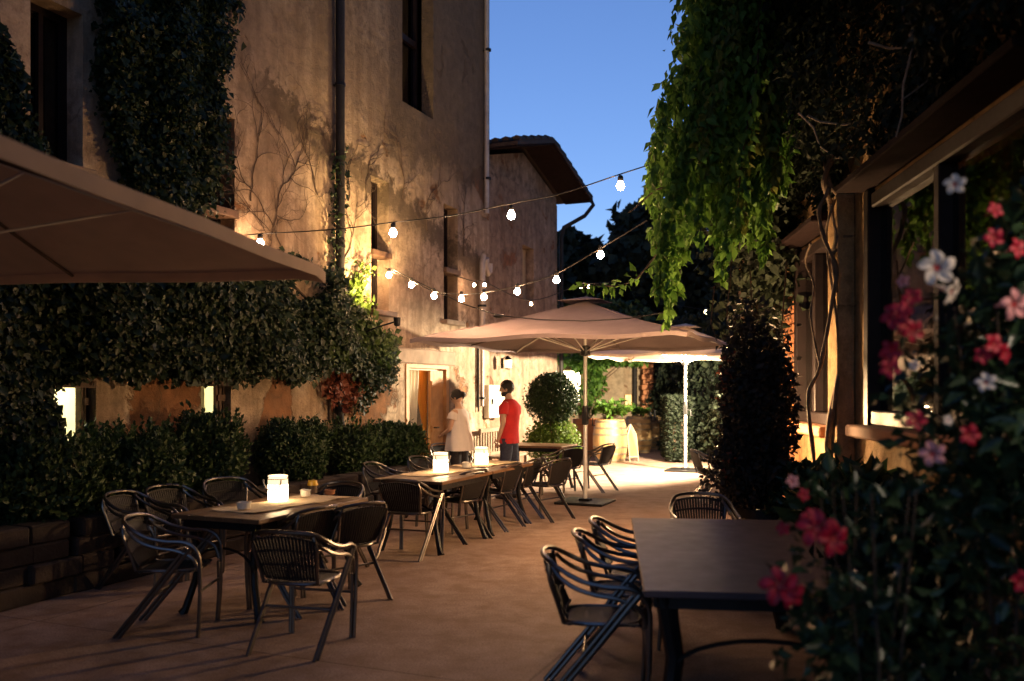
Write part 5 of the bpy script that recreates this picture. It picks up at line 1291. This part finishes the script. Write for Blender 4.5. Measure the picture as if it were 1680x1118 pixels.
flowering((1.84, 3.25, 0), 'tall potted climber with white, pink and red trumpet flowers close to us on the right',
  [(1567,303,2.9,W_,.036,-.5,.2),(1537,440,2.75,W_,.058,-.15,.1),(1560,478,2.8,W_,.044,.9,-.6),(1663,500,2.8,K_,.052,.2,-.1),(1618,628,2.8,W_,.034,-.8,.5),(1530,745,2.8,K_,.042,-.4,.2),(1482,462,2.9,K_,.022,-.9,.1),
   (1632,345,2.95,R_,.030,.2,.3),(1630,390,2.9,R_,.034,-.2,.0),(1668,408,2.9,R_,.036,.4,.1),(1497,488,2.85,R_,.032,-.4,.3),(1467,520,2.8,R_,.042,-.6,.1),(1497,543,2.8,R_,.040,.2,-.1),(1462,575,2.85,R_,.036,-.7,-.2),(1460,606,2.85,R_,.034,-.3,.2),(1630,566,2.9,R_,.040,.3,.2),(1647,580,2.88,R_,.036,.7,.0),(1612,584,2.9,R_,.030,-.4,.1),(1502,690,2.85,R_,.036,-.3,.4),(1590,714,2.8,R_,.038,.1,.1),(1555,690,2.8,W_,.018,.2,.3),(1478,512,2.84,R_,.040,-.3,.5),(1484,536,2.82,R_,.036,.1,.4),(1456,590,2.86,R_,.034,.2,.3),(1500,600,2.8,W_,.018,-.8,.3),(1675,955,2.7,R_,.036,.1,.2)],
  [((.16,.0,1.45),(.46,.36,.62),2300),((.16,-.05,2.05),(.34,.3,.40),900),((-.08,-.1,1.45),(.24,.25,.34),500),((.22,-.05,.85),(.40,.3,.4),700),((.3,0,1.8),(.3,.3,.6),700),((.2,.0,.40),(.45,.3,.25),260)], 9, (.24,.36), 11)
flowering((1.22, 3.05, 0), 'low potted climber with deep red flowers beside the bare table',
  [(1340,868,2.75,R_,.062,-.3,.3),(1366,884,2.7,R_,.058,.4,.1),(1330,850,2.9,R_,.034,-.2,.6),(1278,962,2.65,R_,.060,-.2,.2),(1298,975,2.65,R_,.046,.4,-.1),(1285,868,2.9,R_,.024,-.6,.1),(1300,790,3.0,K_,.024,.1,.3),(1318,812,3.0,R_,.024,.3,.2)],
  [((.0,0,.98),(.25,.22,.42),330),((.12,0,.62),(.36,.28,.34),420),((-.10,-.05,.75),(.22,.2,.3),200),((.35,.1,.4),(.3,.3,.3),260)], 7, (.2,.3), 15, .07)

# ------------------------------------------------------------------ lamps
def lamp_light(name, kind, loc, power, col, parent=None, radius=.06, rot=None, angle=None, blend=.5):
    l = bpy.data.lights.new(name, kind); l.energy = power; l.color = col; l.shadow_soft_size = radius
    if kind == 'SPOT': l.spot_size = angle; l.spot_blend = blend
    o = bpy.data.objects.new(name, l); COL.objects.link(o); o.location = loc
    if rot is not None: o.rotation_mode = 'QUATERNION'; o.rotation_quaternion = rot
    if parent is not None: o.parent = parent
    return o
fl = thing('flood_lamp', 'bright wall lamp hidden behind the dark shrub, lighting the far courtyard', 'lamp', (4.32, 16.7, 0), 0)
obj('post', MB().tube([(.12,0,0),(.12,0,2.3),(.08,-.03,2.42)], .03, 10), MAT['iron'], fl, True)
obj('lamp_head', MB().lathe([(.05,2.50),(.14,2.44),(.15,2.37),(.14,2.37),(.13,2.43),(.04,2.48)], 20), MAT['iron'], fl, True)
obj('lamp_glass', MB().ball((0,0,2.32), .07, 16, 12), MAT['flood_glow'], fl, True)
az = R(148); lamp_light('lamp_light', 'SPOT', (-.12,-.02,2.20), 6800, (1.0,.79,.52), fl, .09, Vector((-math.cos(az), -math.sin(az), .20)).to_track_quat('Z','Y'), R(152), .55)
ul = thing('wall_spotlight', 'small spotlight tucked in the ivy beside the dark drainpipe, shining up the wall', 'lamp', W(wt(572), 2.62, .78), ANG)
obj('bracket', MB().tube([(0,.78,-.25),(0,.3,-.10),(0,0,-.03)], .012, 8), MAT['iron'], ul, True)
obj('lamp_head', MB().lathe([(.03,-.10),(.045,-.08),(.05,.02),(.045,.02),(.04,-.06)], 16), MAT['iron'], ul, True)
obj('lamp_glass', MB().lathe([(.042,.0),(.042,.006),(.005,.008)], 16), MAT['bulb_glow'], ul, True)
lamp_light('spot_light', 'SPOT', (0,0,.05), 800, (1.0,.66,.28), ul, .03, Vector((.10,.42,-1)).to_track_quat('Z','Y').to_matrix().to_quaternion() if False else Vector((-.22,-.62,-1)).to_track_quat('Z','Y'), R(100), .8)

gl_ = thing('garden_lamp', 'low garden lamp behind the dark shrub that lights the ochre pilaster', 'lamp', (2.30, 9.1, 0))
obj('post', MB().tube([(0,0,0),(0,0,1.27)], .022, 10).lathe([(.10,0),(.10,.02),(.03,.03)], 16), MAT['iron'], gl_, True)
obj('lamp_head', MB().lathe([(.03,1.27),(.05,1.28),(.05,1.30),(.02,1.31)], 16), MAT['iron'], gl_, True)
obj('lamp_glass', MB().ball((0,0,1.40), .088, 16, 12), MAT['garden_glow'], gl_, True)

lamp_light('spot_light', 'SPOT', (0,0,.03), 42, (1.0,.80,.60), ADDED_LAMP, .05, Vector((0,0,-1)).to_track_quat('Z','Y'), R(88), .6)
# ------------------------------------------------------------------ dusk sky, camera
wd = bpy.data.worlds.new('World'); scene.world = wd; wd.use_nodes = True
nt = wd.node_tree; bg = nt.nodes['Background']
sk = nt.nodes.new('ShaderNodeTexSky'); sk.sky_type = 'NISHITA'; sk.sun_disc = False
sk.sun_elevation = R(SUN_EL); sk.sun_rotation = R(SUN_ROT); sk.altitude = 200; sk.air_density = 1.0; sk.dust_density = 0; sk.ozone_density = 3.0
mx = nt.nodes.new('ShaderNodeMix'); mx.data_type = 'RGBA'; mx.blend_type = 'MULTIPLY'; mx.inputs[0].default_value = 1
mx.inputs[7].default_value = (*SKY_TINT, 1)
nt.links.new(sk.outputs[0], mx.inputs[6]); nt.links.new(mx.outputs[2], bg.inputs[0]); bg.inputs[1].default_value = SKY_STR
cd = bpy.data.cameras.new('camera'); cam = bpy.data.objects.new('camera', cd); COL.objects.link(cam)
cam.location = (0,0,EYE); cam.rotation_euler = (R(90),0,0); cd.sensor_width = 36; cd.lens = 36*F/1680
cd.shift_x = 0.0; cd.shift_y = (HY-559)/1680; cd.clip_start = .05; cd.clip_end = 600
cd.dof.use_dof = True; cd.dof.focus_distance = 10.0; cd.dof.aperture_fstop = 1.35
scene.camera = cam
vs_ = scene.view_settings; vs_.view_transform = 'Standard'; vs_.look = 'None'; vs_.exposure = 0; vs_.gamma = 1
scene.render.engine = 'CYCLES'
cy = scene.cycles; cy.use_denoising = True; cy.max_bounces = 6; cy.diffuse_bounces = 4; cy.glossy_bounces = 3; cy.transparent_max_bounces = 8; cy.transmission_bounces = 4
cy.sample_clamp_indirect = 4.0; cy.caustics_reflective = False; cy.caustics_refractive = False
try: cy.use_light_tree = True
except Exception: pass
